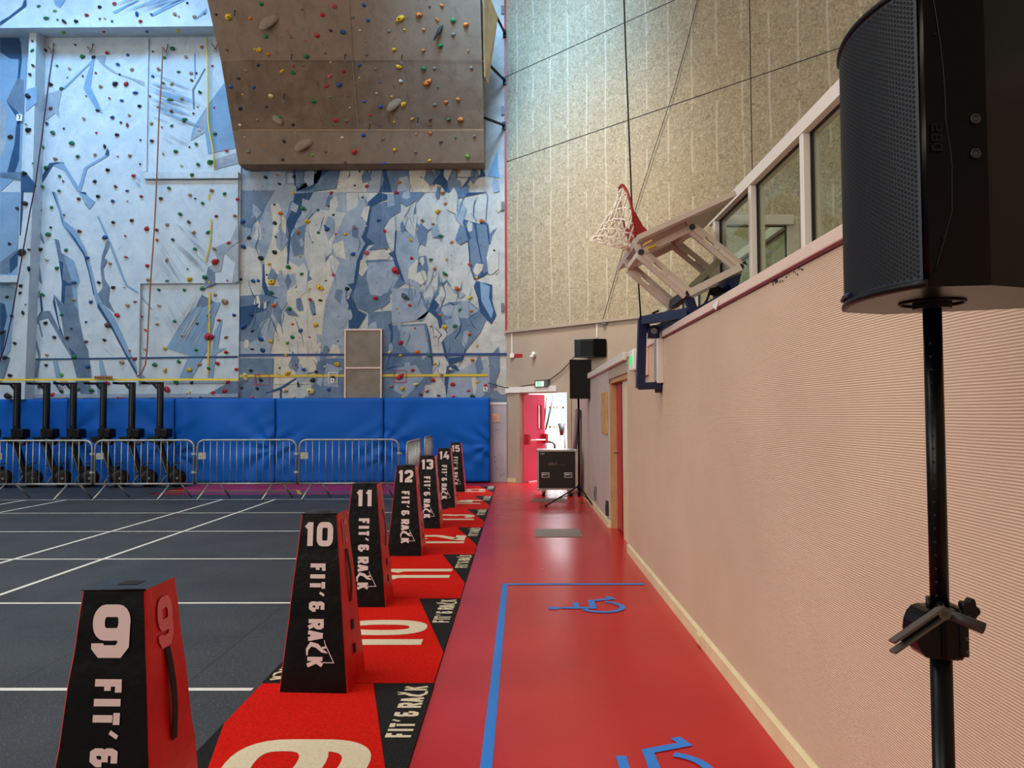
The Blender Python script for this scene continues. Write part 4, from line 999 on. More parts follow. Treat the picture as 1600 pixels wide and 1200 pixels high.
for reg, txt in HOLDS.items():
    ox, oy = OFF[reg]
    for t in txt.split():
        mm = re.match(r'(-?\d+),(-?\d+)([a-z])([SMLT]?)$', t); x, y, c, s_ = int(mm[1]), int(mm[2]), mm[3], mm[4]
        items.append((ox + x / 4, oy + y / 4, c, s_))
def on_overhang(px, py):
    return py < 256.5 and px > 322 + py * .2 and px < 757
def zone(px, py):
    if on_overhang(px, py):
        side = 'left' if px < 550 else 'right'
        return f"on the brown overhang's {'top' if py < 95 else 'middle' if py < 203 else 'bottom'} board, {side} half"
    if px < 372.5:
        if py < 42: return 'on the beam over the left panels'
        if py < 56: return 'under the top beam'
        if py > 596: return 'between yellow tape and blue mats'
        if px < 75 and py < 330 or px < 50: return 'by the white pilaster, far left'
        if px < 224: return ('on the tall left panel, upper part' if py < 250 else 'on the tall left panel, middle part' if py < 431 else 'on the tall left panel, lower part')
        return ('on the recessed panel beside the brown rope' if py < 280 else 'on the square panel by the yellow line' if py < 443 else 'low beside the brown rope')
    col_ = 'left of the cabinet' if px < 537 else 'above the cabinet' if px < 600 else 'right of the cabinet'
    row_ = 'just above the blue mats' if py > 592 else 'between blue and yellow lines' if py > 553 else 'low on the mural' if py > 450 else 'mid mural' if py > 350 else 'just below the overhang'
    return f'{row_}, {col_}'
rh = random.Random(3)
recs = []
for (px, py, c, s_) in items:
    if 520 < py and 536 < px < 600 and py > 514: continue
    size = SZ[s_] * rh.uniform(.9, 1.12)
    kind = 2 if (c == 'e' and on_overhang(px, py)) else (4 if s_ == 'T' else rh.choice((0, 0, 1, 2, 3)))
    if on_overhang(px, py):
        Y = OVY(py); p = onY(px, py, Y); d = (OVY(py - 5) - OVY(py + 5)); dz = onY(px, py - 5, Y).z - onY(px, py + 5, Y).z; tilt = math.atan2(d, dz)
        size *= .93
    else:
        Y = YS(px, py)
        if py < 58 and py >= 42 and px < 372: Y = YB + (YL - YB) * (py - 42) / 17 - .02
        Y -= .02; p = onY(px, py, Y); tilt = 0
        if Y < YW - .3 and py > 42 and py < 58: tilt = -1.1
    recs.append([p, tilt, size, kind, c, s_, px, py])
order = sorted(range(len(recs)), key=lambda i: -recs[i][2]); top = set(order[:300])
ORD = ['', 'second ', 'third ', 'fourth ', 'fifth ', 'sixth ', 'seventh ', 'eighth ', 'ninth ', 'tenth ', 'eleventh ', 'twelfth ', 'thirteenth ', 'fourteenth ', 'fifteenth ', 'sixteenth ']
keys = {}
for i in sorted(top): keys.setdefault((zone(recs[i][6], recs[i][7]), recs[i][4]), []).append(i)
lab = {}
for (z, c), L in keys.items():
    L.sort(key=lambda i: (recs[i][7], recs[i][6])); n = len(L); col_n = HC[c][0]
    for k, i in enumerate(L):
        sz_ = {'S': 'small', '': '', 'M': 'chunky', 'L': 'large', 'T': 'tall'}[recs[i][5]]
        if n == 1: w = f'{sz_} {col_n} hold {z}, the only {col_n} one'
        elif k == n - 1: w = f'{sz_} {col_n} hold {z}, lowest {col_n} one'
        else: w = f'{sz_} {col_n} hold {z}, {ORD[k]}highest {col_n} one'
        lab[i] = ' '.join(w.replace(', left half', ' left half').replace(', right half', ' right half').split())
stuff = bmesh.new(); smats = []
def hmat(rec):
    p, tilt, size, kind = rec[:4]
    return Matrix.Translation(p) @ Matrix.Rotation(-tilt if tilt > 0 else -tilt, 4, 'X') @ Matrix.Rotation(rec[8], 4, 'Y') @ Matrix.Scale(size, 4)
for i, rec in enumerate(recs):
    rec.append(rh.uniform(-.7, .7) + (math.pi if rh.random() < .15 else 0) if rec[3] != 4 else rh.uniform(-.25, .25))
    if i in top:
        o = bpy.data.objects.new('climbing_hold', hmesh(rec[3], rec[4])); COL.objects.link(o); o.matrix_world = hmat(rec)
        tag(o, lab[i], 'climbing hold', 'climbing holds on the overhang' if on_overhang(rec[6], rec[7]) else 'climbing holds on the mural wall')
    else:
        bm = hold_mesh(rec[3]); bm.transform(hmat(rec)); n0 = len(smats)
        for nm in ('resin_' + HC[rec[4]][0].replace(' ', '_'), 'hole_black'):
            if nm not in smats: smats.append(nm)
        a = smats.index('resin_' + HC[rec[4]][0].replace(' ', '_')); b = smats.index('hole_black')
        me = bpy.data.meshes.new('t')
        for f in bm.faces: f.material_index = b if f.material_index else a
        bm.to_mesh(me); bm.free(); stuff.from_mesh(me); bpy.data.meshes.remove(me)
me = bpy.data.meshes.new('small_climbing_holds'); stuff.to_mesh(me); stuff.free()
for n_ in smats: me.materials.append(MATS[n_])
o = bpy.data.objects.new('small_climbing_holds', me); COL.objects.link(o)
tag(o, 'many small coloured holds scattered between the larger ones on climbing wall', 'climbing holds', kind='stuff')

# number tags
def numtag(px, py, ch, Y, w=9, h=10, label='', pale=False):
    mb = MB(); a = onY(px - w / 2, py + h / 2, Y); b = onY(px + w / 2, py - h / 2, Y)
    mb.box((a.x, Y - .012, a.z), (b.x, Y, b.z), 'white_paint'); hh = (b.z - a.z) * .72
    tw = textlen(ch, hh); text(mb, ch, lambda u, v: Vector(((a.x + b.x) / 2 - tw / 2 + u, Y - .014, a.z + (b.z - a.z) * .14 + v)), hh, 'ink')
    o = mb.build('number_tag'); tag(o, label, 'sign', 'route number tags'); return o
numtag(30.5, 184, '7', YL - .06, label='white route tag reading 7 beside the white pilaster')
numtag(519.5, 594, '4', YF - .13, 5.5, 6, label='white route tag reading 4 beneath a black hold near the cabinet')
numtag(758.5, 608, '5', YF - .06, 6, 7, label='white route tag reading 5 at the right end of the yellow line')

# ================================================================== ROPES, STRAPS, TAPES
def line_thing(name, pts, r, m, label, cat, n=6):
    mb = MB(); mb.tube(pts, r, m, n); return tag(mb.build(name), label, cat)
rp = [(254.5, 76), (252, 130), (248.5, 180), (246, 250), (244, 300), (241, 360), (236, 430), (232, 500), (230, 545), (227, 570), (221, 583), (214, 589)]
line_thing('climbing_rope', [onY(x, y, YL - .28) for x, y in rp], .016, 'rope_brown', 'long brown climbing rope hanging down between the left panels', 'rope')
rp = [(84, 76), (76, 130), (66, 210), (55, 290), (47, 330), (36, 392), (26, 450), (18, 495), (8, 540), (-6, 580)]
line_thing('climbing_rope', [onY(x, y, YP - .12) for x, y in rp], .014, 'rope_dark', 'thin dark climbing rope running down along the white pilaster', 'rope')
mb = MB()
for k in range(5):
    pts = []
    for i in range(30): pts.append(onY(148 + i * .95 + rs.uniform(-.4, .4), 589.5 - 1.6 * math.sin(i * 1.4 + k) - abs(14.5 - i) * -.05 + k * .4 - 1, YL - .42 - .02 * k))
    mb.tube(pts, .012, 'rope_brown', 5)
tag(mb.build('rope_coil'), 'small heap of brown rope lying on the yellow tape', 'rope')
mb = MB()                                           # yellow tape stretched over the mats
mpT = lambda u, v: onY(u, v, YL - .36)
mb.beam(mpT(-60, 593.5), mpT(372.5, 593), .012, .042, 'tape_yellow')
tag(mb.build('barrier_tape'), 'long yellow tape stretched across the left panels above the rowers', 'tape')
mb = MB(); mb.tube([onY(u, v, YL - .1) for u, v in ((323.5, 59), (324.2, 130), (325, 190), (329, 215), (333, 235), (335.5, 266))], .018, 'tape_yellow', 6)
tag(mb.build('hanging_strap'), 'yellow strap hanging down the recessed upper left panel', 'strap')
# anchor slings at the top of the panels
for k, (px, py, lb) in enumerate(((80, 76, 'karabiner pair at the top of the dark rope'), (141, 76, 'karabiner pair high up midway between both ropes'), (258, 77, 'karabiner pair at the top of the brown rope'), (336, 72, 'karabiner pair next to the overhang edge'))):
    mb = MB(); Y = YL - .1
    mb.tube([onY(px - 5, py - 3, Y + .08), onY(px - 2, py, Y), onY(px + 1, py + 5, Y)], .012, 'mid_grey', 6); mb.tube([onY(px + 4, py - 8, Y + .08), onY(px + 3, py, Y), onY(px + 1, py + 5, Y)], .012, 'rope_brown', 6)
    mb.tube([onY(px + 1 + 2.2 * math.cos(a * .7), py + 6 + 3 * math.sin(a * .7), Y - .01) for a in range(9)], .01, 'mid_grey', 6, closed=True)
    tag(mb.build('karabiner'), lb, 'karabiner')
for k, (px, py, lb) in enumerate(((368, 18, 'quickdraw on the top board near the overhang left edge'), (456.5, 86, 'quickdraw at the overhang fold, left of three'), (540, 86, 'quickdraw at the overhang fold, middle of three'), (628.5, 87, 'quickdraw at the overhang fold, right of three'), (444.5, 148, 'quickdraw low on the overhang middle board, left'), (653, 185, 'quickdraw low on the overhang middle board, right'), (578, 195, 'quickdraw just over the lowest overhang board'))):
    mb = MB(); p = ovp(px, py); d = Vector((0, -.05, 0)); q = p + d
    mb.tube([p, q, q + Vector((0, -.01, -.14))], .009, 'webbing', 6)
    mb.tube([q + Vector((.02 * math.cos(a * .7), -.01, -.17 + .035 * math.sin(a * .7))) for a in range(9)], .006, 'mid_grey', 5, closed=True)
    tag(mb.build('quickdraw'), lb, 'quickdraw', 'quickdraws on the overhang')
# black struts bracing the overhang to the wall
for (a, b, lb) in (((776, 26), (789, 52), 'upper black strut between overhang and red corner strip'), ((766, 103), (789, 126), 'middle black strut between overhang and red corner strip'), ((757, 184), (788, 196), 'lowest black strut between overhang and red corner strip')):
    mb = MB(); p = onY(a[0], a[1], 17.0); q = onY(b[0], b[1], YW - .06); mb.tube([p, q], .03, 'black_plastic', 8); mb.box(q - Vector((.05, .02, .09)), q + Vector((.03, .05, .09)), 'black_plastic')
    tag(mb.build('strut'), lb, 'strut', 'black struts beside the overhang')
# cork cabinet on the wall
a = onY(538, 620, YF - .1); b = onY(597, 514, YF - .1)
cab = empty('wall_cabinet', ((a.x + b.x) / 2, YF - .05, a.z), 'tall grey panelled cover with a pale frame fixed on the mural above the mats', 'cabinet')
mb = MB(); mb.box((a.x, YF - .1, a.z - .1), (b.x, YF, b.z), 'cork_panel'); mb.build('panel', cab)
mb = MB(); w = .035; zm = onY(560, 575, YF - .1).z
for q in ((a.x, a.x + w, a.z - .1, b.z), (b.x - w, b.x, a.z - .1, b.z)): mb.box((q[0], YF - .125, q[2]), (q[1], YF - .09, q[3]), 'band_paint')
for z in (b.z - w / 2, zm): mb.box((a.x, YF - .127, z - w / 2), (b.x, YF - .09, z + w / 2), 'band_paint')
mb.build('frame', cab)

# ================================================================== BLUE CRASH MATS
MT = .28; YM = YW - .06 - MT
edges = [-175, -66, 104.5, 271.5, 429.5, 599, 765.5]
zt_ = [onY(px, 624, YM).z for px in edges]
names = ['blue crash mat at the far left edge behind the rowing machines', 'blue crash mat behind the leftmost rowing machines', 'blue crash mat behind the three rightmost rowing machines',
 'blue crash mat just right of the rowing machines', 'blue crash mat below the grey wall cabinet', 'blue crash mat at the right end beside the corner']
for i in range(1, 6):
    x0, x1 = onY(edges[i], 700, YM).x, onY(edges[i + 1], 700, YM).x; z1 = zt_[1]
    x0 += .006; x1 -= .006; nx, nz = 64, 52; bm = bmesh.new(); rm = random.Random(i)
    fans = [(0.0, rm.uniform(.55, 1.1), 1), (1.0, rm.uniform(.5, 1.0), -1)]; am = [.018, .036, .040, .016, .026][i - 1]
    wr = (.034, rm.choice((.8, -.8)), 1.0, rm.uniform(.5, .9))
    V_ = []
    for b_ in range(nz + 1):
        row = []
        for a_ in range(nx + 1):
            u, v = a_ / nx, b_ / nz; x = x0 + (x1 - x0) * u; z = .02 + (z1 - .02) * v; d = 0
            for (fu, fz, sg) in fans:
                dx = abs(x - (x0 + (x1 - x0) * fu)); dz = z - fz; rad = math.hypot(dx, dz) + .05; ang = math.atan2(dz, dx)
                d += am * math.sin(ang * 9 + fz * 5) * math.exp(-rad / .8) * min(1, rad * 4) * math.cos(ang * .5)
            d += .010 * math.sin(z * 3.1 + x * 1.7 + i) + .012 * math.exp(-z * 3) * math.sin(x * 14 + z * 9 + i * 2)
            e = min(u, 1 - u) * (x1 - x0); e2 = min(v, 1 - v) * z1; rnd_ = -.02 * (math.exp(-e / .02) + math.exp(-e2 / .02))
            d += wr[0] * math.sin((x * wr[1] + z * wr[2]) * 13 + 3 * math.sin(z * 1.7 + i)) * math.exp(-((z - wr[3]) / .45) ** 2) * math.exp(-min(u, 1 - u) * 6) + .004 * math.sin((x * .5 - z) * 8 + 2 * math.sin(x * 2))
            row.append(bm.verts.new((x, YM - d - rnd_, z)))
        V_.append(row)
    for b_ in range(nz):
        for a_ in range(nx): f = bm.faces.new((V_[b_][a_], V_[b_][a_ + 1], V_[b_ + 1][a_ + 1], V_[b_ + 1][a_])); f.smooth = True
    per = V_[0] + [r[-1] for r in V_[1:]] + V_[-1][-2::-1] + [r[0] for r in V_[-2:0:-1]]
    bk = [bm.verts.new((v.co.x, YW - .065, v.co.z)) for v in per]
    for k in range(len(per)): bm.faces.new((per[k], per[k - 1], bk[k - 1], bk[k]))
    bm.faces.new(bk); bmesh.ops.recalc_face_normals(bm, faces=bm.faces)
    me = bpy.data.meshes.new('crash_mat'); bm.to_mesh(me); bm.free(); me.materials.append(MATS['blue_vinyl']); o = bpy.data.objects.new('crash_mat', me); COL.objects.link(o)
    tag(o, names[i], 'crash mat', 'blue crash mats along the climbing wall')
    mb = MB(); mb.box((x1 - .012, YM + .004, .05), (x1 + .0, YM + .02, z1 - .03), 'blue_vinyl_seam'); mb.build('seam', o)

# ================================================================== ROWING MACHINES
def rower(k=.00346):
    root = empty('rowing_machine', (0, 0, 0), '', 'rowing machine', 'black rowing machines stored on end before the mats')
    X = lambda q: (q - 285) * k; Z = lambda q: (780 - q) * .0036
    mb = MB(); mb.box((X(270), -.05, Z(432)), (X(302), .05, Z(147)), 'black_plastic', .006); mb.box((X(282), -.056, Z(410)), (X(289), -.049, Z(160)), 'dark_grey'); mb.build('rail', root, local=True)
    mb = MB(); mb.box((X(192), -.06, Z(158)), (X(298), .06, Z(147)), 'black_plastic', .008); mb.beam((X(240), 0, Z(156)), (X(268), 0, Z(186)), .05, .035, 'black_plastic', (0, 1, 0)); mb.box((X(188), -.2, Z(160)), (X(200), .2, Z(146)), 'black_plastic', .01); mb.build('rear_leg', root, local=True)
    mb = MB(); mb.box((X(303), -.14, Z(486)), (X(352), .14, Z(428)), 'black_vinyl', .03, 3); mb.build('seat', root, local=True)
    mb = MB(); mb.hexa([(X(270), -.07, Z(528)), (X(345), -.07, Z(528)), (X(345), .07, Z(528)), (X(270), .07, Z(528)), (X(262), -.07, Z(428)), (X(304), -.07, Z(428)), (X(304), .07, Z(428)), (X(262), .07, Z(428))], 'black_plastic')
    mb.disc((X(282), -.075, Z(508)), (0, -1, 0), .022, 'mid_grey', 10); mb.build('rail_bracket', root, local=True)
    for sy in (-.16, .05):
        mb = MB(); mb.hexa([(X(248), sy, Z(512)), (X(300), sy, Z(522)), (X(300), sy + .1, Z(522)), (X(248), sy + .1, Z(512)), (X(226), sy, Z(478)), (X(296), sy, Z(478)), (X(296), sy + .1, Z(478)), (X(226), sy + .1, Z(478))], 'black_plastic')
        mb.beam((X(300), sy + .05, Z(492)), (X(356), sy + .05, Z(512)), .08, .03, 'dark_grey', (0, 1, 0)); mb.build('footrest', root, local=True)
    mb = MB(); mb.beam((X(288), 0, Z(520)), (X(347), 0, Z(705)), .1, .1, 'black_plastic', (0, 1, 0)); mb.beam((X(283), -.055, Z(530)), (X(338), -.055, Z(695)), .012, .02, 'mid_grey', (0, 1, 0)); mb.build('front_rail', root, local=True)
    mb = MB()
    c = Vector((X(398), .0, Z(727))); n = 28; prf = [(.10, -.12), (.17, -.11), (.19, -.06), (.19, .06), (.17, .11), (.10, .12)]
    ax = Vector((.45, -.9, 0)).normalized(); u = ax.cross(Vector((0, 0, 1))).normalized(); w_ = Vector((0, 0, 1)); rings = []
    for (rr_, ay) in prf: rings.append([mb.bm.verts.new(c + ax * -ay + (u * math.cos(2 * math.pi * q / n) + w_ * math.sin(2 * math.pi * q / n)) * rr_) for q in range(n)])
    i0 = mb.mi('black_plastic'); i1 = mb.mi('dark_grey')
    for ri, (A, B) in enumerate(zip(rings, rings[1:])):
        for q in range(n): f = mb.bm.faces.new((A[q], A[(q + 1) % n], B[(q + 1) % n], B[q])); f.material_index = i1 if ri == 2 else i0; f.smooth = True
    mb.bm.faces.new(rings[0][::-1]).material_index = i0; mb.bm.faces.new(rings[-1]).material_index = i0
    fw = mb.build('flywheel_housing', root, local=True)
    mb = MB(); mb.disc(c + ax * .125, ax, .03, 'mid_grey', 12, .01)
    for q in range(18):
        a = q * math.pi / 9; r0 = c + ax * .122 + (u * math.cos(a) + w_ * math.sin(a)) * .05; r1 = c + ax * .118 + (u * math.cos(a) + w_ * math.sin(a)) * .1; mb.beam(r0, r1, .008, .006, 'dark_grey', ax)
    mb.build('vent_grille', fw, local=True)
    mb = MB(); mb.box((X(345), -.06, Z(692)), (X(392), .06, Z(655)), 'black_plastic', .015); mb.tube([(X(362), 0, Z(656)), (X(375), 0, Z(642)), (X(420), -.02, Z(636))], .012, 'black_plastic', 8); mb.tube([(X(300), -.02, Z(652)), (X(350), 0, Z(650))], .01, 'black_plastic', 8); mb.build('monitor_arm', root, local=True)
    mb = MB(); mb.beam((X(335), .1, Z(690)), (X(272), .12, Z(776)), .03, .035, 'mid_grey', (0, 1, 0)); mb.beam((X(268), .12, Z(776)), (X(350), .12, Z(776)), .03, .02, 'mid_grey', (0, 1, 0)); mb.box((X(230), -.25, 0), (X(440), .16, Z(776)), 'black_plastic', .004); mb.build('front_foot', root, local=True)
    return root
RYY = 16.75
rws = [25, 71, 113, 160, 205, 249, -21]
rlab = ['second rowing machine from the left, complete machine nearest the frame edge', 'third rowing machine from the left, standing on end', 'middle rowing machine standing on end behind the first barrier joint', 'fifth rowing machine from the left, right of the barrier joint',
 'second rowing machine from the right end of the row', 'rightmost rowing machine standing on end', 'leftmost rowing machine, mostly cut off by the picture edge']
rproto = rower()
for i, px in enumerate(rws):
    o = rproto if i == 0 else copy_tree(rproto)
    p = onY(px, 700, RYY); o.location = (p.x, RYY, .012); o['label'] = rlab[i]

# ================================================================== CROWD BARRIERS
def barrier(W_=1.83, n=14):
    root = empty('crowd_barrier', (0, 0, 0), '', 'barrier', 'galvanised crowd barriers'); r = .019; zb, ztp = .29, 1.09; c = .13
    mb = MB(); h = W_ / 2
    path = [(-h, zb)] + [(-h, ztp - c)] + [(-h + c - c * math.cos(a), ztp - c + c * math.sin(a)) for a in (.4, .8, 1.2, 1.5708)] + [(h - c + c * math.sin(a), ztp - c + c * math.cos(a)) for a in (0, .4, .8, 1.2, 1.5708)] + [(h, zb)]
    mb.tube([(x, 0, z) for x, z in path], r, 'galvanised', 10); mb.tube([(-h, 0, zb), (h, 0, zb)], r, 'galvanised', 10); mb.build('frame', root, local=True)
    for i in range(n):
        x = -h + W_ * (i + 1) / (n + 1); mb = MB(); mb.tube([(x, 0, zb), (x, 0, ztp)], .009, 'galvanised', 6); mb.build('bar', root, local=True)
    for sx in (-1, 1):
        x = sx * h * .64 - .1; mb = MB(); mb.tube([(x, 0, zb), (x - .1, -.3, .014)], .019, 'galvanised', 8); mb.build('leg', root, local=True); mb = MB(); mb.tube([(x + .2, 0, zb), (x + .28, .28, .014)], .016, 'galvanised', 8); mb.build('leg', root, local=True)
    for z in (.5, .84): mb = MB(); mb.tube([(h + .0, 0, z), (h + .05, -.01, z), (h + .06, -.01, z - .05)], .011, 'galvanised', 6); mb.box((h - .03, -.03, z - .02), (h + .03, .03, z + .02), 'galvanised'); mb.build('hook', root, local=True)
    mb = MB(); mb.box((-h + .02, -.006, .74), (-h + .16, .006, .86), 'galvanised'); mb.build('name_plate', root, local=True)
    return root
bp = barrier(); BY = onZ(160, 784).y
spots = [((147 + 303) / 2, 'crowd barrier second from the left, before the two rightmost rowing machines'), ((307 + 463) / 2, 'crowd barrier third from left, standing before plain blue mats'),
         ((467 + 623) / 2, 'crowd barrier at the right end of the row beside the numbered blocks'), (66, 'leftmost crowd barrier, cut off by the picture edge')]
for i, (px, lb) in enumerate(spots):
    o = bp if i == 0 else copy_tree(bp); p = onY(px, 700, BY + .2); o.location = (p.x, BY + .22, .012); o['label'] = lb
for (a, za, b, lb) in (((635, 12.95, 0), 0, (657, 14.9, 0), 'crowd barrier seen edge-on behind block 12'), ((664, 15.9, 0), 0, (674.5, 17.3, 0), 'farthest crowd barrier seen edge-on behind block 13')):
    o = copy_tree(bp); p = onY(a[0], 700, a[1]); q = onY(b[0], 700, b[1]); o.location = ((p.x + q.x) / 2, (p.y + q.y) / 2, .002); o.rotation_euler.z = math.atan2(q.y - p.y, q.x - p.x); o['label'] = lb
    if a[1] > 15: o.scale = (.8, 1, 1)
# ================================================================== NUMBERED BLOCKS AND LANE MATS
BW, TW, BH = .39, .208, .975
def half(z): return (BW - (BW - TW) * z / BH) / 2
def logo(mb, mp, m, L, h, w=.24, outline=True):
    """FIT'& RACK along +u within length L; h letter height"""
    s1 = "FIT'"; gap = .13; asp = .60
    a = textlen(s1, h, asp, w, gap); b_ = textlen('&', h, asp, w, gap); c = textlen('RACK', h, asp, w, gap)
    tot = a + b_ + c + .30 * h + .42 * h; k = L / tot
    mk = lambda u, v: mp(u * k, v)
    x = text(mb, s1, mk, h, m, asp, w, gap); x = text(mb, '&', mk, h, m, asp, w, gap, x + .30 * h); x = x + .42 * h
    x2 = text(mb, 'R', mk, h, m, asp, w, gap, x); x3 = text(mb, 'A', mk, h, m, asp, w, .05, x2 + .06 * h)
    # the C is a stretching figure with a thin rising outline
    c0 = x3 + .06 * h; c1 = c0 + .75 * h
    mb.ribbon([(c1 + .02 * h, -.02 * h), (c0 + .42 * h, -.02 * h), (c0 + .12 * h, .22 * h), (c0 + .22 * h, .62 * h), (c0 + .5 * h, .95 * h), (c0 + .62 * h, 1.28 * h)], .2 * h, m, mk, wf=[.1 * h, .16 * h, .24 * h, .26 * h, .2 * h, .06 * h])
    mb.ribbon([(c0 + .34 * h, .92 * h), (c0 + .3 * h, 1.2 * h)], .12 * h, m, mk)
    x4 = text(mb, 'K', mk, h, m, asp, w, gap, c1 + .1 * h)
    if outline: mb.ribbon([(c0 - .1 * h, 1.08 * h), (c0 + .1 * h, 1.12 * h), (c1 + .42 * h, 1.72 * h), (c1 + .42 * h, 1.0 * h)], .05 * h, m, mk)
def block(num, label):
    root = empty('numbered_block', (0, 0, 0), label, 'marker block', 'numbered padded marker blocks')
    mb = MB(); n = 10; rows = []
    rb = random.Random(int(num))
    for i in range(n + 1):
        z = BH * i / n; h = half(z) + (rb.uniform(-.0015, .0015) if 0 < i < n else 0); q = .006
        rows.append([(-h + q, -h, z), (h - q, -h, z), (h, -h + q, z), (h, h - q, z), (h - q, h, z), (-h + q, h, z), (-h, h - q, z), (-h, -h + q, z)])
    V_ = [[mb.bm.verts.new(p) for p in r] for r in rows]
    ib, ir = mb.mi('black_vinyl'), mb.mi('red_vinyl')
    for i in range(n):
        for k in range(8):
            f = mb.bm.faces.new((V_[i][k], V_[i][(k + 1) % 8], V_[i + 1][(k + 1) % 8], V_[i + 1][k])); f.material_index = ir if k in (1, 2, 3, 5, 6, 7) else ib; f.smooth = False
    f = mb.bm.faces.new(V_[-1]); f.material_index = ib; f = mb.bm.faces.new(V_[0][::-1]); f.material_index = ib
    mb.box((-.03, -.028, BH - .002), (.035, .03, BH + .0015), 'velcro')
    mb.tube([(-half(BH), -half(BH) - .001, BH), (half(BH), -half(BH) - .001, BH)], .004, 'black_vinyl', 6)
    mpF = lambda x, z: Vector((x, -half(z) - .0035, z)); mpS = lambda x, z: Vector((half(z) + .0035, x, z))
    # digits on the front and the side
    h = .165; tw = textlen(num, h, .72, .27, .12)
    if len(num) == 2: h = .135; tw = textlen(num, h, .70, .27, .12)
    zt0 = BH - .045 - h
    text(mb, num, lambda u, v: mpF(-tw / 2 + u, zt0 + v), h, 'print_pink', .74 if len(num) == 1 else .70, .235, .12)
    k = .62 if len(num) == 2 else .85
    text(mb, num, lambda u, v: mpS((-tw / 2 + u) * k, zt0 + v), h, 'print_faded', .74 if len(num) == 1 else .70, .235, .12)
    logo(mb, lambda u, v: mpF(-.04 + v, BH - .275 - u), 'print_pink', .565, .088)
    for z in (.30, .165): mb.face([mpS(-.028, z), mpS(.022, z), mpS(.022, z + .055), mpS(-.028, z + .055)], 'hole_black')
    mb.build('padded_cover', root, local=True)
    mb = MB(); P_ = []
    for i in range(13):
        t = i / 12; z = .76 - .30 * t; o_ = .003 + .012 * math.sin(math.pi * t); P_.append((half(z) + o_, z))
    i0 = mb.mi('webbing'); A = [[mb.bm.verts.new((x + d, y, z)) for (y, d) in ((-.017, 0), (.017, 0), (.017, .003), (-.017, .003))] for x, z in P_]
    for a, b_ in zip(A, A[1:]):
        for k_ in range(4): mb.bm.faces.new((a[k_], a[(k_ + 1) % 4], b_[(k_ + 1) % 4], b_[k_])).material_index = i0
    mb.bm.faces.new(A[0]); mb.bm.faces.new(A[-1][::-1]); mb.build('handle_strap', root, local=True)
    return root
def zz(px, py): return onZ(px, py, BH)
tops = {'9': ((128, 930), (229, 926)), '10': ((473, 807), (528, 806)), '11': ((550, 759), (589, 758.5)), '12': ((619, 730), (649, 729.5)), '13': ((657, 714), (678, 714)), '14': ((684.5, 702), (704, 702)), '15': ((704, 693), (720, 693))}
bcen = {}
for num, (a, b_) in tops.items():
    p, q = zz(*a), zz(*b_); c = (p + q) / 2
    o = block(num, f"tall tapered black and red padded block printed {num} beside lane mat {num}")
    yaw = {'9': R(-1), '10': R(-3)}.get(num, 0)
    o.location = (c.x, c.y + TW / 2, .013); o.rotation_euler.z = yaw; bcen[num] = o.location
ybd = [onZ(700, y).y for y in (1071, 939.5, 871, 828.5, 798, 776)] ; step = (ybd[-1] - ybd[0]) / 5
xl0, xr0 = onZ(410, 1071).x, onZ(678, 1073).x
ynum = ['9', '10', '11', '12', '13', '14', '15']
for i, num in enumerate(ynum):
    yf = ybd[0] + step * (i) - .004 if i > 0 else ybd[0] - .004; y0 = yf - step + .008
    sh = -.03 * i / 6; xl_, xr_ = xl0 + sh, xr0 + sh
    mb = MB(); zt = .012; wt = .35; ln = 1.46
    mb.box((xl_, y0, 0.0), (xr_, yf, zt), 'carpet_black')
    e = .0012
    mb.prism([(xl_ + wt, y0, zt), (xr_, y0, zt), (xr_, yf - ln, zt), (xr_ - wt, yf, zt), (xl_, yf, zt), (xl_, y0 + ln, zt)], (0, 0, e), 'carpet_red')
    h = .64; asp = .78 if len(num) == 1 else .62
    tw = textlen(num, h, asp, .20, .12); cy = (y0 + yf) / 2; cx = (xl_ + xr_) / 2
    text(mb, num, lambda u, v: Vector((cx + h / 2 - v, cy - tw / 2 + u, zt + e + .001)), h, 'carpet_cream', asp, .20, .12, G=GM)
    logo(mb, lambda u, v: Vector((xr_ - .03 - v, yf - .74 + u, zt + .001)), 'carpet_cream', .70, .125, .22, False)
    logo(mb, lambda u, v: Vector((xl_ + .03 + v, y0 + .74 - u, zt + .001)), 'carpet_cream', .70, .125, .22, False)
    tag(mb.build('lane_mat'), f"red and black carpet mat printed {num} on the floor by block {num}", 'mat', 'numbered red lane mats')

# ================================================================== NEAR LOUDSPEAKER AND STAND
sx0 = onY(1462, 700, 1.30).x; SC = Vector((sx0, 1.30, 0))
ZB = onY(1451, 448, 1.14).z; ZT = onY(1311, 104, 1.43).z
def Pn(px, Y): return onY(px, 300, Y)
n0 = Pn(1449, 1.14); n1 = Pn(1319, 1.43); n2 = Pn(1545, 1.13); n3 = Vector((n2.x + .22, 1.21, 0)); n4 = Vector((n2.x + .22, 1.38, 0)); n5 = Vector((n2.x, 1.46, 0))
spk = empty('loudspeaker', (sx0, 1.30, ZB), 'large black loudspeaker with curved mesh grille filling the upper right foreground', 'loudspeaker')
def bow(t, off=0.0, bulge=.036):
    p = n0.lerp(n1, t); d = (n1 - n0).normalized(); nn = Vector((-abs(d.y), d.x * (1 if d.y > 0 else -1), 0)); nn = Vector((-d.y, d.x, 0)); nn = nn if nn.x < 0 else -nn
    q = p + nn * (bulge * 4 * t * (1 - t) + off); return Vector((q.x, q.y, 0))
mb = MB()
plan = [bow(t / 14) for t in range(15)] + [n5, n4, n3, n2]
A = [mb.bm.verts.new((p.x, p.y, ZB)) for p in plan]; B = [mb.bm.verts.new((p.x, p.y, ZT)) for p in plan]; ii = mb.mi('black_satin')
for k in range(len(A)):
    f = mb.bm.faces.new((A[k], A[(k + 1) % len(A)], B[(k + 1) % len(A)], B[k])); f.material_index = ii; f.smooth = k < 14
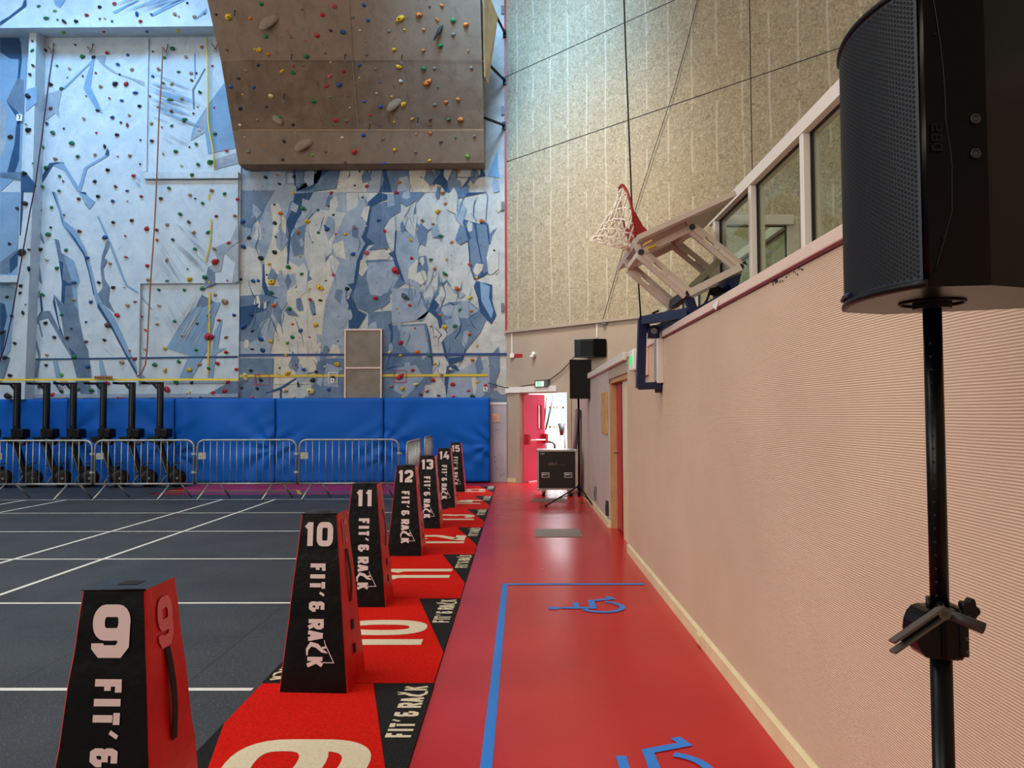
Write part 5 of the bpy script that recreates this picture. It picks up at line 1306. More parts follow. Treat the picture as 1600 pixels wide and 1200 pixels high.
mb.bm.faces.new(A[::-1]).material_index = ii; mb.bm.faces.new(B).material_index = ii
# fine seam on the cheek
mb.tube([onY(1452 + 26 * math.sin(min(1, (y + 40) / 230) * 1.57) + (0 if y < 190 else 10 * min(1, (y - 190) / 60)) - (0 if y < 330 else (y - 330) * .28), y, 1.136) for y in range(-30, 440, 24)], .0009, 'black_plastic', 5)
mb.build('cabinet', spk)
# grille: steel front with hexagonal perforation
mb = MB(); NG = 28
GZ0, GZ1 = ZB + .012, ZT - .004
i0 = mb.mi('grille_steel'); GA = []
for t in range(NG + 1):
    p = bow(.02 + .97 * t / NG, .004); GA.append((mb.bm.verts.new((p.x, p.y, GZ0)), mb.bm.verts.new((p.x, p.y, GZ1))))
for a, b_ in zip(GA, GA[1:]): f = mb.bm.faces.new((a[0], b_[0], b_[1], a[1])); f.material_index = i0; f.smooth = True
LG = (n1 - n0).length * 1.03; pitch = .0076; nc = int(LG / (pitch * .866)); nr = int((GZ1 - GZ0) / pitch); hi = mb.mi('hole_black')
for c_ in range(nc):
    t = .035 + .955 * (c_ + .5) / nc
    for r_ in range(nr):
        z = GZ0 + .006 + (r_ + (.5 if c_ % 2 else 0)) * pitch
        if z > GZ1 - .006: continue
        vs = []
        for k in range(6):
            a = k * math.pi / 3; p = bow(t + math.cos(a) * pitch * .38 / LG, .0046); vs.append(mb.bm.verts.new((p.x, p.y, z + math.sin(a) * pitch * .40)))
        mb.bm.faces.new(vs).material_index = hi
mb.build('grille', spk, normals=False)
for zc in (ZB + .006, ZT + .0):
    mb = MB(); mb.tube([Vector((*bow(t / 14, .003).xy, zc)) for t in range(15)], .006, 'black_plastic', 8); mb.build('grille_trim', spk)
mb = MB(); pb = [bow(.62 + .02 * k, .008) for k in range(13)]; pz = ZB + .016
mb.tube([Vector((p.x, p.y, pz + .003 * math.sin(k / 12 * math.pi))) for k, p in enumerate(pb)], .004, 'navy_metal', 6)
mb.build('badge', spk)
mb = MB()
for py in (186, 240): c = onY(1524, py, 1.130); mb.tube([c + Vector((.0065 * math.cos(a * .6283), -.001, .0065 * math.sin(a * .6283))) for a in range(10)], .0012, 'dark_grey', 6, closed=True); mb.disc(c + Vector((0, -.0008, 0)), (0, -1, 0), .0045, 'dark_grey', 10)
for px, py in ((1461, 53), (1492, 211), (1475, 371)): mb.disc(onY(px, py, 1.1355), (0, -1, 0), .003, 'black_plastic', 8)
mb.build('bolt', spk)
mb = MB(); c = onY(1456, 236, 1.1348)
text(mb, 'dBS'.upper(), lambda u, v: c + Vector((v, 0, u)), .017, 'black_plastic', .8, .22, .1); o = mb.build('embossed_logo', spk)
mb = MB(); c = Vector((sx0, 1.30, ZB)); mb.tube([c + Vector((.05 * math.cos(a * .3), .05 * math.sin(a * .3), -.002)) for a in range(21)], .0022, 'black_plastic', 6, closed=True)
mb.disc(c, (0, 0, -1), .03, 'black_plastic', 16, .012); mb.build('pole_socket', spk)

def stand(x, y, ztop, r, name, label, yaw=0, zhub=.9, rad=.55, clampz=None, angs=None):
    root = empty(name, (x, y, 0), label, 'speaker stand')
    c = clampz or 1.2
    mb = MB(); mb.tube([(x, y, c - .1), (x, y, ztop)], r * .86, 'black_satin', 16)
    if clampz:
        for k in range(20): z = c + .06 + k * .022; mb.disc((x - r * .60, y - r * .63, z), (-.7, -.72, 0), .0022, 'hole_black', 8, .0012)
    mb.build('upper_pole', root)
    mb = MB(); mb.tube([(x, y, .12), (x, y, c + .02)], r, 'black_satin', 16); mb.build('lower_pole', root)
    for k in range(3):
        a = R(angs[k]) if angs else yaw + k * 2 * math.pi / 3; dx, dy = math.cos(a), math.sin(a)
        mb = MB(); mb.tube([(x + dx * r, y + dy * r, zhub), (x + dx * rad, y + dy * rad, .018)], r * .62, 'black_satin', 10); leg = mb.build('leg', root)
        mb = MB(); mb.tube([(x + dx * (rad - .03), y + dy * (rad - .03), .018 + .03 * zhub / rad), (x + dx * (rad + .008), y + dy * (rad + .008), .012)], r * .85, 'black_plastic', 10); mb.build('rubber_foot', leg)
        mb = MB(); mb.beam((x + dx * r, y + dy * r, .2), (x + dx * rad * .58, y + dy * rad * .58, zhub * .42), .02, .008, 'black_satin'); mb.build('brace', root)
    mb = MB(); mb.box((x - r * 1.6, y - r * 1.6, zhub - .05), (x + r * 1.6, y + r * 1.6, zhub + .03), 'black_plastic', r * .4); mb.tube([(x, y, .16), (x, y, .24)], r * 1.4, 'black_plastic', 12); mb.build('hub', root)
    return root
cz = onY(1457, 985, 1.30).z
st = stand(SC.x, SC.y, ZB, .0170, 'speaker_stand', 'near black tripod speaker stand with lever clamp in the right foreground', R(35), .62, .48, cz)
mb = MB(); x, y = SC.x, SC.y
mb.box((x - .012, y - .03, cz - .042), (x + .024, y + .03, cz + .040), 'black_satin', .006)
mb.prism([(x - .05 * 1 + .05 * (1 - math.cos(a)) * .5 - .002, y - .024, cz + .04 * math.sin(a)) for a in [(-.5 + k / 8) * math.pi for k in range(9)]] + [(x, y - .024, cz + .04), (x, y - .024, cz - .04)], (0, .046, 0), 'black_satin')
mb.box((x + .014, y - .034, cz - .035), (x + .029, y + .02, cz + .042), 'black_plastic', .003)
for dz in (.034, -.004, -.025): mb.disc((x + .024, y - .034, cz + dz), (0, -1, 0), .003, 'dark_grey', 8, .002)
mb.tube([(x - .018, y, cz + .03), (x - .018, y, cz + .056)], .005, 'black_plastic', 8)
mb.build('clamp_body', st)
L0 = onY(1472, 957, 1.235); L1 = onY(1394, 1011, 1.225)
mb = MB(); d = (L1 - L0).normalized(); nn = Vector((-d.z, 0, d.x)); nn = nn if nn.z > 0 else -nn
for s_ in (-1, 1): mb.beam(L0 + nn * s_ * .0068, L1 + nn * s_ * .0068 + d * (-.004 if s_ > 0 else .004), .016, .0040, 'handle_grey', nn)
mb.beam(L0 + Vector((0, .004, 0)), L1 + Vector((0, .004, 0)) - d * .02, .008, .012, 'black_plastic', nn)
mb.disc(L0 + Vector((0, -.009, 0)), (0, 1, 0), .010, 'handle_grey', 14, .012); mb.disc(L0 + Vector((0, -.0105, 0)), (0, 1, 0), .004, 'dark_grey', 8, .002); mb.tube([L0, Vector((x, y, L0.z))], .006, 'black_plastic', 8); mb.build('lever', st)
mb = MB(); K0 = onY(1478, 958, 1.25); K1 = onY(1520, 974, 1.26); mb.tube([K0, K1 - Vector((0, .03, 0))], .0088, 'dark_grey', 12, rr=[.0085, .0095]); mb.build('shaft', st)
mb = MB(); kc = onY(1518, 956, 1.262); pts = [kc + Vector((.014 * (1 + .18 * math.cos(5 * a)) * math.cos(a) * .9, 0, .018 * (1 + .18 * math.cos(5 * a)) * math.sin(a))) for a in [k * math.pi / 15 for k in range(30)]]
mb.prism(pts, (0, .016, 0), 'black_plastic', True); mb.tube([K1, kc + Vector((0, .01, 0))], .007, 'black_plastic', 8); mb.build('knob', st)

# far loudspeaker on its stand
fc = onZ(905, 787); fx, fy = fc.x, fc.y
zb_ = onY(905, 623, fy).z; zt_2 = onY(905, 563, fy).z; xa, xb = onY(890, 590, fy - .15).x, onY(924, 590, fy - .15).x
fs = stand(fx, fy, zb_, .02, 'speaker_stand', 'far black tripod speaker stand beside the flight case', 0, onY(905, 760, fy).z, .76, None, (-75, -142, 72))
sp2 = empty('loudspeaker', (fx, fy, zb_), 'black loudspeaker on the far tripod stand beside the flight case', 'loudspeaker')
mb = MB(); mb.prism([(xa, fy - .17, zb_), (xb, fy - .17, zb_), (xb - .03, fy + .16, zb_), (xa + .05, fy + .16, zb_)], (0, 0, zt_2 - zb_), 'black_satin'); mb.build('cabinet', sp2)
mb = MB(); mb.box((xa + .012, fy - .178, zb_ + .012), (xb - .012, fy - .168, zt_2 - .012), 'hole_black', .003); mb.build('grille', sp2)
mb = MB(); hz = onY(905, 590, fy).z; mb.tube([(xb - .01, fy, hz), (xb + .10, fy, hz + .005)], .018, 'black_plastic', 8); mb.tube([(xb + .1, fy, hz), Vector((XR - .03, fy + 1.0, zb0 + .12)), onX(945, 570, XR)], .008, 'cable_black', 6); mb.build('cable', sp2)

# loudspeaker hung on the diagonal wall
c0, c1, c2 = onD(898, 543, .75), onD(927, 543, .62), onD(946, 543, .2)
zl, zh = onD(900, 557, .6).z, onD(915, 527, .6).z
hs = empty('loudspeaker', onD(922, 560, .3), 'wide black loudspeaker bracketed high on the beige corner wall', 'loudspeaker')
mb = MB(); b0, b1 = onY(897.5, 543, 15.9), onY(928, 543, 15.7); b2, b3 = onY(947, 543, 15.75), onY(930, 543, 16.3)
mb.prism([(b0.x, b0.y, zl), (b1.x, b1.y, zl), (b2.x, b2.y, zl), (b3.x, b3.y, zl)], (0, 0, zh - zl), 'black_satin'); mb.build('cabinet', hs)
mb = MB(); e = Vector((-.0, -.012, 0)); mb.prism([Vector((b0.x + .03, b0.y - .008, zl + .03)), Vector((b1.x - .02, b1.y - .012, zl + .03)), Vector((b1.x - .02, b1.y - .012, zh - .03)), Vector((b0.x + .03, b0.y - .008, zh - .03))], (0, .006, 0), 'hole_black'); mb.build('grille', hs)
mb = MB(); q = onD(930, 543, 0); mb.beam(Vector((b3.x - .05, b3.y - .1, (zl + zh) / 2)), q, .08, .08, 'black_plastic'); mb.build('bracket', hs)
# cable from it past the exit sign
pts = [(897, 558), (888, 569), (876, 581), (861, 592), (845, 600), (832, 601), (818, 603), (806, 605.5), (796, 606), (786, 605), (776, 602), (762, 598)]
mb = MB(); mb.tube([onD(x, y, .05) if x > 792 else onY(x, y, YF - .07) for x, y in pts], .010, 'cable_black', 6); tag(mb.build('cable'), 'thin black cable sagging across the corner wall past the exit sign', 'cable')
# conduits, detector, red label
for (px, y0, y1, lb) in ((800, 518, 553, 'short white conduit dropping to a white box near the red label'), (933, 503, 527, 'white conduit dropping to the wall loudspeaker')):
    mb = MB(); mb.beam(onD(px, y0, .015), onD(px, y1, .015), .03, .02, 'white_paint', DN)
    if px == 800: c = onD(px, 556, .03); mb.box(c - Vector((.05, .05, .05)), c + Vector((.05, .05, .05)), 'white_paint', .01)
    tag(mb.build('conduit'), lb, 'conduit')
mb = MB(); slabp = [onD(*p, .008) for p in ((804, 553), (816, 553), (816, 558.5), (804, 559))]; mb.prism(slabp, DN * -.006, 'red_trim'); tag(mb.build('wall_label'), 'small faded red label beside a white box on the corner wall', 'label')
mb = MB(); c = onD(833, 556, .06); mb.tube([c, onD(834, 552, .0)], .05, 'white_paint', 12); mb.tube([c + Vector((-.07, -.03, -.03)), c], .045, 'white_paint', 12, rr=[.03, .05]); tag(mb.build('motion_detector'), 'small white motion detector on the beige corner wall', 'detector')
# exit sign
ex = empty('exit_sign', onD(846, 600, .04), 'green and white running man exit sign over the far door', 'sign')
mb = MB(); P4 = [onD(*p, .10) for p in ((835, 594), (855, 592.5), (855, 604), (835, 605.5))]; mb.prism(P4, DN * -.10, 'mid_grey'); mb.build('housing', ex)
mb = MB(); P4 = [onD(*p, .104) for p in ((837, 596.5), (849.5, 595.8), (849.5, 603.5), (837, 604))]; mb.face(P4, 'exit_white')
u0, v0, ux, vz = P4[3], None, (P4[2] - P4[3]), (P4[0] - P4[3])
mp = lambda u, v: P4[3] + ux * u + vz * v + DN * .003
mb.face([mp(.2, .1), mp(.62, .1), mp(.62, .9), mp(.2, .9)], 'exit_green')
mpw2 = lambda u, v: P4[3] + ux * u + vz * v + DN * .006
mb.ribbon([(.5, .72), (.42, .45), (.5, .2)], .07, 'exit_white', mpw2); mb.ribbon([(.42, .45), (.3, .2)], .06, 'exit_white', mpw2); mb.ribbon([(.34, .6), (.55, .55)], .05, 'exit_white', mpw2); mb.face([mpw2(.5 + .04 * math.cos(a), .82 + .07 * math.sin(a)) for a in (0, 1, 2, 3, 4, 5)], 'exit_white')
mb.build('display', ex)
mb = MB(); mb.tube([onD(*p, .12) for p in ((852, 595), (857, 594.5), (857, 603), (852, 604))], .008, 'cable_black', 6); mb.build('guard', ex)
# notice on the grey strip and small wall items
mb = MB(); a, b_ = onY(768, 659.5, YF - .06), onY(780, 646.5, YF - .06); mb.box((a.x, YF - .068, a.z), (b_.x, YF - .055, b_.z), 'poster_orange')
for k in range(6): mb.box((a.x + .02, YF - .070, a.z + .025 + k * .022), (b_.x - .03, YF - .067, a.z + .031 + k * .022), 'poster_line')
mb.disc((b_.x - .04, YF - .07, b_.z - .035), (0, -1, 0), .018, 'line_yellow', 10); tag(mb.build('notice'), 'small pale orange notice sheet on the grey strip beside the mats', 'notice')

# ================================================================== FLIGHT CASE
g0 = onZ(848, 776); fY = g0.y; x0, x1 = onY(840, 740, fY).x, onY(901, 740, fY).x; zc0, zc1 = onY(870, 765.5, fY).z, onY(870, 703, fY).z
fcse = empty('flight_case', ((x0 + x1) / 2, fY + .28, 0), 'black flight case with metal edges on castors before the far door', 'flight case')
mb = MB(); mb.box((x0 + .01, fY + .01, zc0 + .01), (x1 - .01, fY + .56, zc1 - .01), 'case_black'); 
tx = onY(857, 727, fY).x; tz = onY(857, 727, fY).z
text(mb, 'ABLE', lambda u, v: Vector((tx + u, fY + .006, tz + v)), .055, 'case_print', .7, .2, .15)
mb.box((tx + .21, fY + .005, tz), (tx + .32, fY + .008, tz + .008), 'case_print'); mb.box((x0 + .05, fY + .004, zc1 - .09), (x0 + .13, fY + .008, zc1 - .05), 'mid_grey')
mb.build('body', fcse)
mb = MB()
for xx in (x0, x1):
    for yy_ in (fY, fY + .57): mb.box((xx - .012 + (.012 if xx == x0 else -.012), yy_ - .002, zc0), (xx + .012 + (.012 if xx == x0 else -.012), yy_ + .02, zc1), 'aluminium')
for z in (zc0, zc1 - .03):
    mb.box((x0, fY - .003, z), (x1, fY + .02, z + .03), 'aluminium'); mb.box((x0, fY + .55, z), (x1, fY + .573, z + .03), 'aluminium')
    for xx in (x0, x1 - .024): mb.box((xx, fY, z), (xx + .024, fY + .57, z + .03), 'aluminium')
mb.box((x0, fY, zc1 - .004), (x1, fY + .57, zc1 + .002), 'case_black')
mb.build('edge_trim', fcse)
for xx in (x0 + .01, x1 - .01):
    for z in (zc0 + .01, zc1 - .01):
        mb = MB(); bmesh.ops.create_icosphere(mb.bm, subdivisions=2, radius=.028); bmesh.ops.translate(mb.bm, verts=mb.bm.verts, vec=(xx, fY + .01, z)); mb.mi('aluminium'); mb.build('corner_ball', fcse)
for px in (852.5, 888):
    c = onY(px, 742.5, fY); mb = MB(); mb.box((c.x - .075, fY - .002, c.z - .05), (c.x + .075, fY + .008, c.z + .05), 'aluminium', .003); mb.box((c.x - .058, fY - .005, c.z - .033), (c.x + .058, fY + .0, c.z + .033), 'dark_grey')
    mb.tube([(c.x - .05, fY - .012, c.z - .015), (c.x - .05, fY - .02, c.z + .01), (c.x + .05, fY - .02, c.z + .01), (c.x + .05, fY - .012, c.z - .015)], .008, 'aluminium', 6); mb.build('handle', fcse)
for xx in (x0 + .12, x1 - .12):
    for yy_ in (fY + .08, fY + .48):
        mb = MB(); mb.tube([(xx - .02, yy_, .052), (xx + .02, yy_, .052)], .05, 'black_plastic', 16); mb.box((xx - .04, yy_ - .035, .06), (xx + .04, yy_ + .035, zc0 + .01), 'aluminium', .004); mb.build('castor', fcse)
# leaning boards at the corner behind the stand
for k, (px, lb) in enumerate(((912, 'grey framed panel leaning in the corner behind the stand'), (917, 'slim dark panel leaning in the corner beside the grey one'))):
    mb = MB(); yp_ = 15.85 - .55 * k; mb.beam((1.05 - .05 * k, yp_, .005), (1.185, yp_, 1.66 - .02 * k), .045, .4 if k == 0 else .3, 'mid_grey' if k == 0 else 'dark_grey', (0, 1, 0)); tag(mb.build('leaning_panel'), lb, 'panel')
mb = MB(); p = [onY(*q, 16.2) for q in ((908, 629), (914.5, 629), (914.5, 631.5), (908, 631.5))]; mb.prism(p, (0, .02, 0), 'red_trim'); tag(mb.build('wall_sign'), 'small red sign strip high behind the far stand pole', 'sign')
# floor hatches
for (c4, lb) in ((((837, 827), (905, 827), (911, 839.5), (834, 839.5)), 'nearer grey metal hatch set in the red floor'), (((831, 779), (884, 779), (884, 784), (830, 784.5)), 'farther grey metal hatch set in the floor before the case')):
    q = [onZ(*p) for p in c4]; xa_, xb_ = (q[0].x + q[3].x) / 2, (q[1].x + q[2].x) / 2; mb = MB(); mb.box((xa_, q[3].y, 0), (xb_, q[0].y, .006), 'hatch_steel', .002); tag(mb.build('floor_hatch'), lb, 'hatch')
# wall-mounted wooden board, sockets, cable ducts
a, b_ = onX(942, 678, XR), onX(950, 613, XR); a2 = onX(950, 678, XR)
mb = MB(); mb.box((XR - .025, a2.y, onX(946, 678, XR).z), (XR, a.y, onX(946, 613, XR).z), 'wood_board', .004); mb.disc((XR - .026, (a.y + a2.y) / 2 + .1, onX(946, 625, XR).z), (-1, 0, 0), .02, 'rope_brown', 10); tag(mb.build('wooden_board'), 'narrow yellow wooden board on the right wall beyond the side door', 'board')
for (px, py, w_, h_, m_, lb) in ((950.5, 794, .12, .2, 'dark_grey', 'dark socket box low beside the side door'), (932, 771, .1, .22, 'mid_grey', 'grey socket plate low on the wall beyond the wooden board')):
    c = onX(px, py, XR); mb = MB(); mb.box((XR - .035, c.y - w_ / 2, c.z - h_ / 2), (XR, c.y + w_ / 2, c.z + h_ / 2), m_, .005); mb.box((XR - .04, c.y - w_ / 4, c.z - h_ / 5), (XR - .03, c.y + w_ / 4, c.z + h_ / 5), 'ink'); tag(mb.build('socket_box'), lb, 'socket')
c = onX(1098, 1010, XR); mb = MB(); mb.box((XR - .034, c.y - .05, .012), (XR - .018, c.y + .05, .075), 'cream_paint', .003); tag(mb.build('skirting_clip'), 'small cream joint cover on the right skirting board', 'cover')
# alarm box and emergency light by the basket
c = onX(1009, 565, XR); mb = MB(); mb.box((XR - .05, c.y - .18, c.z - .14), (XR, c.y + .18, c.z + .14), 'poster_orange', .006); mb.box((XR - .054, c.y - .1, c.z - .1), (XR - .048, c.y + .1, c.z + .02), 'dark_grey'); mb.box((XR - .054, c.y - .1, c.z + .04), (XR - .048, c.y + .1, c.z + .11), 'poster_line'); tag(mb.build('alarm_box'), 'small framed alarm box on the right wall behind the blue post', 'box')
c = onX(994.5, 563, XR); mb = MB(); mb.box((XR - .06, c.y - .14, c.z - .11), (XR, c.y + .14, c.z + .11), 'white_paint', .015); mb.box((XR - .065, c.y - .08, c.z - .05), (XR - .058, c.y + .08, c.z + .05), 'exit_green'); tag(mb.build('emergency_light'), 'small green emergency light on the wall left of the alarm box', 'light')

# ================================================================== BASKETBALL HOOP
Z8 = lambda x, y: (900 + x / 3.3333, 260 + y / 3.3333)
def h8(x, y, Y): return onY(*Z8(x, y), Y)
YN, YFr = 5.55, 6.25
hoop = empty('basketball_hoop', onX(1040, 540, XR), 'folded basketball hoop with white net on a parallelogram frame over right wall', 'basketball hoop')
bl, br = h8(330, 380, 5.4), h8(838, 148, 5.4)
def boardpt(p, dy=0): return Vector((p.x, p.y + dy, p.z))
dv = (br - bl).normalized(); nb = Vector((-dv.z, 0, dv.x))
nb = nb if nb.z > 0 else -nb
mb = MB(); mb.hexa([bl, br, br + nb * .035, bl + nb * .035, bl + Vector((0, 1.2, 0)), br + Vector((0, 1.2, 0)), br + nb * .035 + Vector((0, 1.2, 0)), bl + nb * .035 + Vector((0, 1.2, 0))], 'offwhite_metal'); bo = mb.build('backboard', hoop)
mb = MB(); f0, f1 = h8(335, 452, YN), h8(600, 322, YN); mb.beam(f0, f1, .045, .05, 'offwhite_metal', (0, 1, 0)); F0, F1 = f0 + Vector((0, .55, 0)), f1 + Vector((0, .55, 0)); mb.beam(F0, F1, .045, .05, 'offwhite_metal', (0, 1, 0))
for p in (f0, f1): mb.beam(p, p + Vector((0, .55, 0)), .04, .04, 'offwhite_metal'); 
up_ = lambda p: p - nb * (p - bl).dot(nb)
for p in (f0, f1, F0, F1): mb.beam(p, up_(p), .04, .04, 'offwhite_metal', (0, 1, 0))
mb.build('board_frame', hoop)
mb = MB(); s0 = h8(390, 425, YN - .03); mb.beam(h8(372, 432, YN - .03), h8(412, 413, YN - .03), .012, .075, 'yellow_sticker', (0, 1, 0)); mb.build('sticker', hoop); mb = MB(); mb.beam(h8(350, 410, 5.39), h8(392, 388, 5.39), .01, .05, 'orange_sticker', (0, 1, 0)); mb.build('sticker', hoop)
g0, g1 = h8(580, 664, YN), h8(852, 528, YN)
for (a, b_) in ((f0, g0), (f1, g1)):
    for dy in (0, .55):
        mb = MB(); D_ = Vector((0, dy, 0)); d = (b_ - a).normalized(); pn = Vector((-d.z, 0, d.x)) * .028
        for s_ in (-1, 1): mb.beam(a + D_ + pn * s_, b_ + D_ + pn * s_, .035, .028, 'offwhite_metal', (0, 1, 0))
        mb.beam(a + D_, a + D_ + d * .12, .03, .07, 'offwhite_metal', (0, 1, 0)); mb.beam(b_ + D_ - d * .2, b_ + D_, .03, .07, 'offwhite_metal', (0, 1, 0)); mb.beam(a.lerp(b_, .45) + D_, a.lerp(b_, .55) + D_, .03, .06, 'offwhite_metal', (0, 1, 0))
        for p in (a, b_): mb.disc(p + D_ - Vector((0, .03, 0)), (0, -1, 0), .022, 'dark_grey', 12, .012)
        mb.build('arm', hoop)
mb = MB()
for dy in (0, .55): mb.beam(g0 + Vector((0, dy, 0)), g1 + Vector((0, dy, 0)), .05, .085, 'offwhite_metal', (0, 1, 0))
mb.beam(g0, g0 + Vector((0, .55, 0)), .06, .06, 'dark_grey'); mb.beam(g1, g1 + Vector((0, .55, 0)), .05, .05, 'offwhite_metal')
dd = (g1 - g0).normalized(); pu = Vector((-dd.z, 0, dd.x)); pu = pu if pu.z > 0 else -pu; o0 = g0 + dd * .22 - pu * .025 + Vector((0, -.028, 0))
text(mb, 'VOOO', lambda u, v: o0 + dd * u + pu * v, .05, 'ink', .75, .28, .12); mb.face([o0 + dd * (.225 + a) + pu * b_ for a, b_ in ((0, .05), (.03, .05), (.03, .01), (.015, .03))], 'ink')
for t in (0.02, .5, .98): mb.disc(g0.lerp(g1, t) - Vector((0, .03, 0)), (0, -1, 0), .02, 'dark_grey', 12, .012)
bb = mb.build('base_beam', hoop)
mb = MB(); mb.beam(h8(590, 640, YN + .25), h8(765, 470, YN + .25), .05, .06, 'olive_metal', (0, 1, 0)); mb.tube([h8(640, 625, YN + .25), h8(700, 575, YN + .25)], .018, 'aluminium', 10); mb.beam(h8(685, 580, YN + .25), h8(705, 565, YN + .25), .08, .09, 'olive_metal', (0, 1, 0)); mb.build('gas_strut', hoop)
mb = MB()
for dy in (0.02, .5):
    mb.beam(h8(588, 690, YN + dy), h8(615, 765, YN + dy), .06, .06, 'navy_metal', (0, 1, 0))
p0, p1 = h8(858, 560, YN), h8(822, 640, YN); mb.hexa([h8(812, 640, YN), h8(845, 628, YN), h8(845, 628, YN) + Vector((0, .5, 0)), h8(812, 640, YN) + Vector((0, .5, 0)), h8(785, 590, YN), h8(862, 555, YN), h8(862, 555, YN) + Vector((0, .5, 0)), h8(785, 590, YN) + Vector((0, .5, 0))], 'navy_metal')
mb.beam(h8(615, 765, YN), h8(830, 650, YN), .06, .05, 'navy_metal', (0, 1, 0))
j = h8(345, 803, 6.6); k2 = h8(600, 760, YN + .05)
mb.beam(j, k2, .06, .07, 'navy_metal'); mb.beam(h8(430, 845, 6.6), h8(592, 772, YN + .05), .05, .06, 'navy_metal')
mb.beam(h8(345, 803, 6.6), h8(410, 890, 6.6), .05, .06, 'navy_metal', (0, 1, 0)); mb.beam(h8(375, 880, 6.6), h8(425, 880, 6.6), .05, .07, 'navy_metal', (0, 1, 0))
mb.disc(h8(405, 858, 6.5), (0, -1, 0), .05, 'navy_metal', 14, .03); mb.disc(h8(405, 858, 6.46), (0, -1, 0), .026, 'mid_grey', 12, .02)
mb.beam(h8(345, 800, 6.6), h8(335, 1155, 6.6), .07, .085, 'navy_metal', (0, 1, 0)); mb.beam(h8(325, 1145, 6.6), Vector((XR - .01, 6.6, h8(325, 1142, 6.6).z)), .06, .08, 'navy_metal', (0, 1, 0))
mb.beam(h8(410, 880, 6.6), Vector((XR, 6.6, h8(410, 880, 6.6).z)), .05, .05, 'navy_metal', (0, 1, 0))
mb.build('wall_bracket', hoop)
mb = MB(); zlo, zhi = h8(400, 1130, 6.6).z, h8(400, 900, 6.6).z; mb.box((XR - .05, 6.5, zlo), (XR, 6.7, zhi), 'white_frame', .004); mb.tube([(XR - .03, 6.6, zlo + .02), (XR - .03, 6.6, zlo - .08)], .03, 'dark_grey', 8); mb.build('wall_rail', hoop)
mb = MB(); rs2 = random.Random(2)
for k in range(4):
    mb.tube([h8(700, 640 + 8 * k, YN + .1), h8(740, 630 + 14 * k, YN + .15), h8(790, 655 + 6 * k, YN + .2), h8(835, 640, YN + .3)], .009, 'cable_black', 6)
mb.tube([h8(700, 640, YN + .1), h8(685, 690, YN + .1), h8(665, 725, YN + .1)], .009, 'cable_black', 6); mb.tube([h8(390, 790, 6.4), h8(400, 765, 6.4), h8(430, 752, 6.4)], .01, 'cable_black', 6); mb.build('cable', hoop)
# rim: plane spanned by depth and the direction square to the board
rc_att = h8(308, 428, 5.85); rd = (h8(212, 110, 5.9) - h8(285, 420, 5.9)); rd.y = 0; rd.normalize()
RR = .232; rcen = rc_att + rd * (.03 + RR)
mb = MB(); ydir = Vector((0, 1, 0))
ring = [rcen + rd * (RR * math.cos(a)) + ydir * (RR * math.sin(a)) for a in [k * 2 * math.pi / 40 for k in range(40)]]
mb.tube(ring, .011, 'hoop_red', 10, closed=True)
sd = rd.cross(ydir).normalized(); low = rcen - rd * (RR + .03)
for s_ in (-1, 1):
    mb.hexa([low + ydir * s_ * .07, low + ydir * s_ * .13, low + ydir * s_ * .13 + sd * .0, low + ydir * s_ * .07 + dv * .12, rcen - rd * RR * .2 + ydir * s_ * (RR * .98), rcen - rd * RR * .2 + ydir * s_ * (RR * .98 + .02), rcen - rd * RR * .2 + ydir * s_ * (RR * .98 + .02) + dv * .02, rcen - rd * RR * .2 + ydir * s_ * RR * .98 + dv * .02], 'hoop_red')
mb.hexa([low - ydir * .13, low + ydir * .13, low + ydir * .13 + dv * .14, low - ydir * .13 + dv * .14, low + rd * .17 - ydir * .10, low + rd * .17 + ydir * .10, low + rd * .17 + ydir * .1 + dv * .05, low + rd * .17 - ydir * .1 + dv * .05], 'hoop_red')
for k in range(12):
    a = k * 2 * math.pi / 12; c = rcen + rd * RR * math.cos(a) + ydir * RR * math.sin(a); mb.tube([c, c - dv * .025], .004, 'hoop_red', 5)
mb.build('rim', hoop)
# net hanging limply down and to the left from the upright rim
mb = MB(); rows_ = 8; nk = 12; drop = h8(150, 395, 5.9) - h8(290, 290, 5.9); drop.y = 0
T_ = []
for r_ in range(rows_ + 1):
    t = r_ / rows_; row = []
    for k in range(nk):
        a = (k + (.5 if r_ % 2 else 0)) * 2 * math.pi / nk
        ca, sa = math.cos(a), math.sin(a); start = rcen + rd * RR * ca + ydir * RR * sa
        endc = h8(178, 400, 5.9); end = endc + Vector((.15 * sa - .05 * ca, .10 * ca, .05 * ca - .02 * sa))
        p = start.lerp(end, t); sag = .05 * math.sin(math.pi * t)
        p = p + Vector((0, 0, -sag * .5)) + Vector((-.0, 0, 0)) + Vector((rs2.uniform(-.008, .008), rs2.uniform(-.008, .008), rs2.uniform(-.008, .008)))
        row.append(p)
    T_.append(row)
for r_ in range(rows_):
    for k in range(nk):
        a, b1_, b2_ = T_[r_][k], T_[r_ + 1][k], T_[r_ + 1][(k - 1) % nk if r_ % 2 == 0 else (k + 1) % nk]
        mb.tube([a, (a + b1_) / 2 + Vector((0, 0, -.006)), b1_], .0062, 'net_cord', 5); mb.tube([a, (a + b2_) / 2 + Vector((0, 0, -.006)), b2_], .0062, 'net_cord', 5)
for k in range(nk): mb.tube([T_[-1][k], T_[-1][(k + 1) % nk]], .006, 'net_cord', 5)
mb.build('net', hoop)
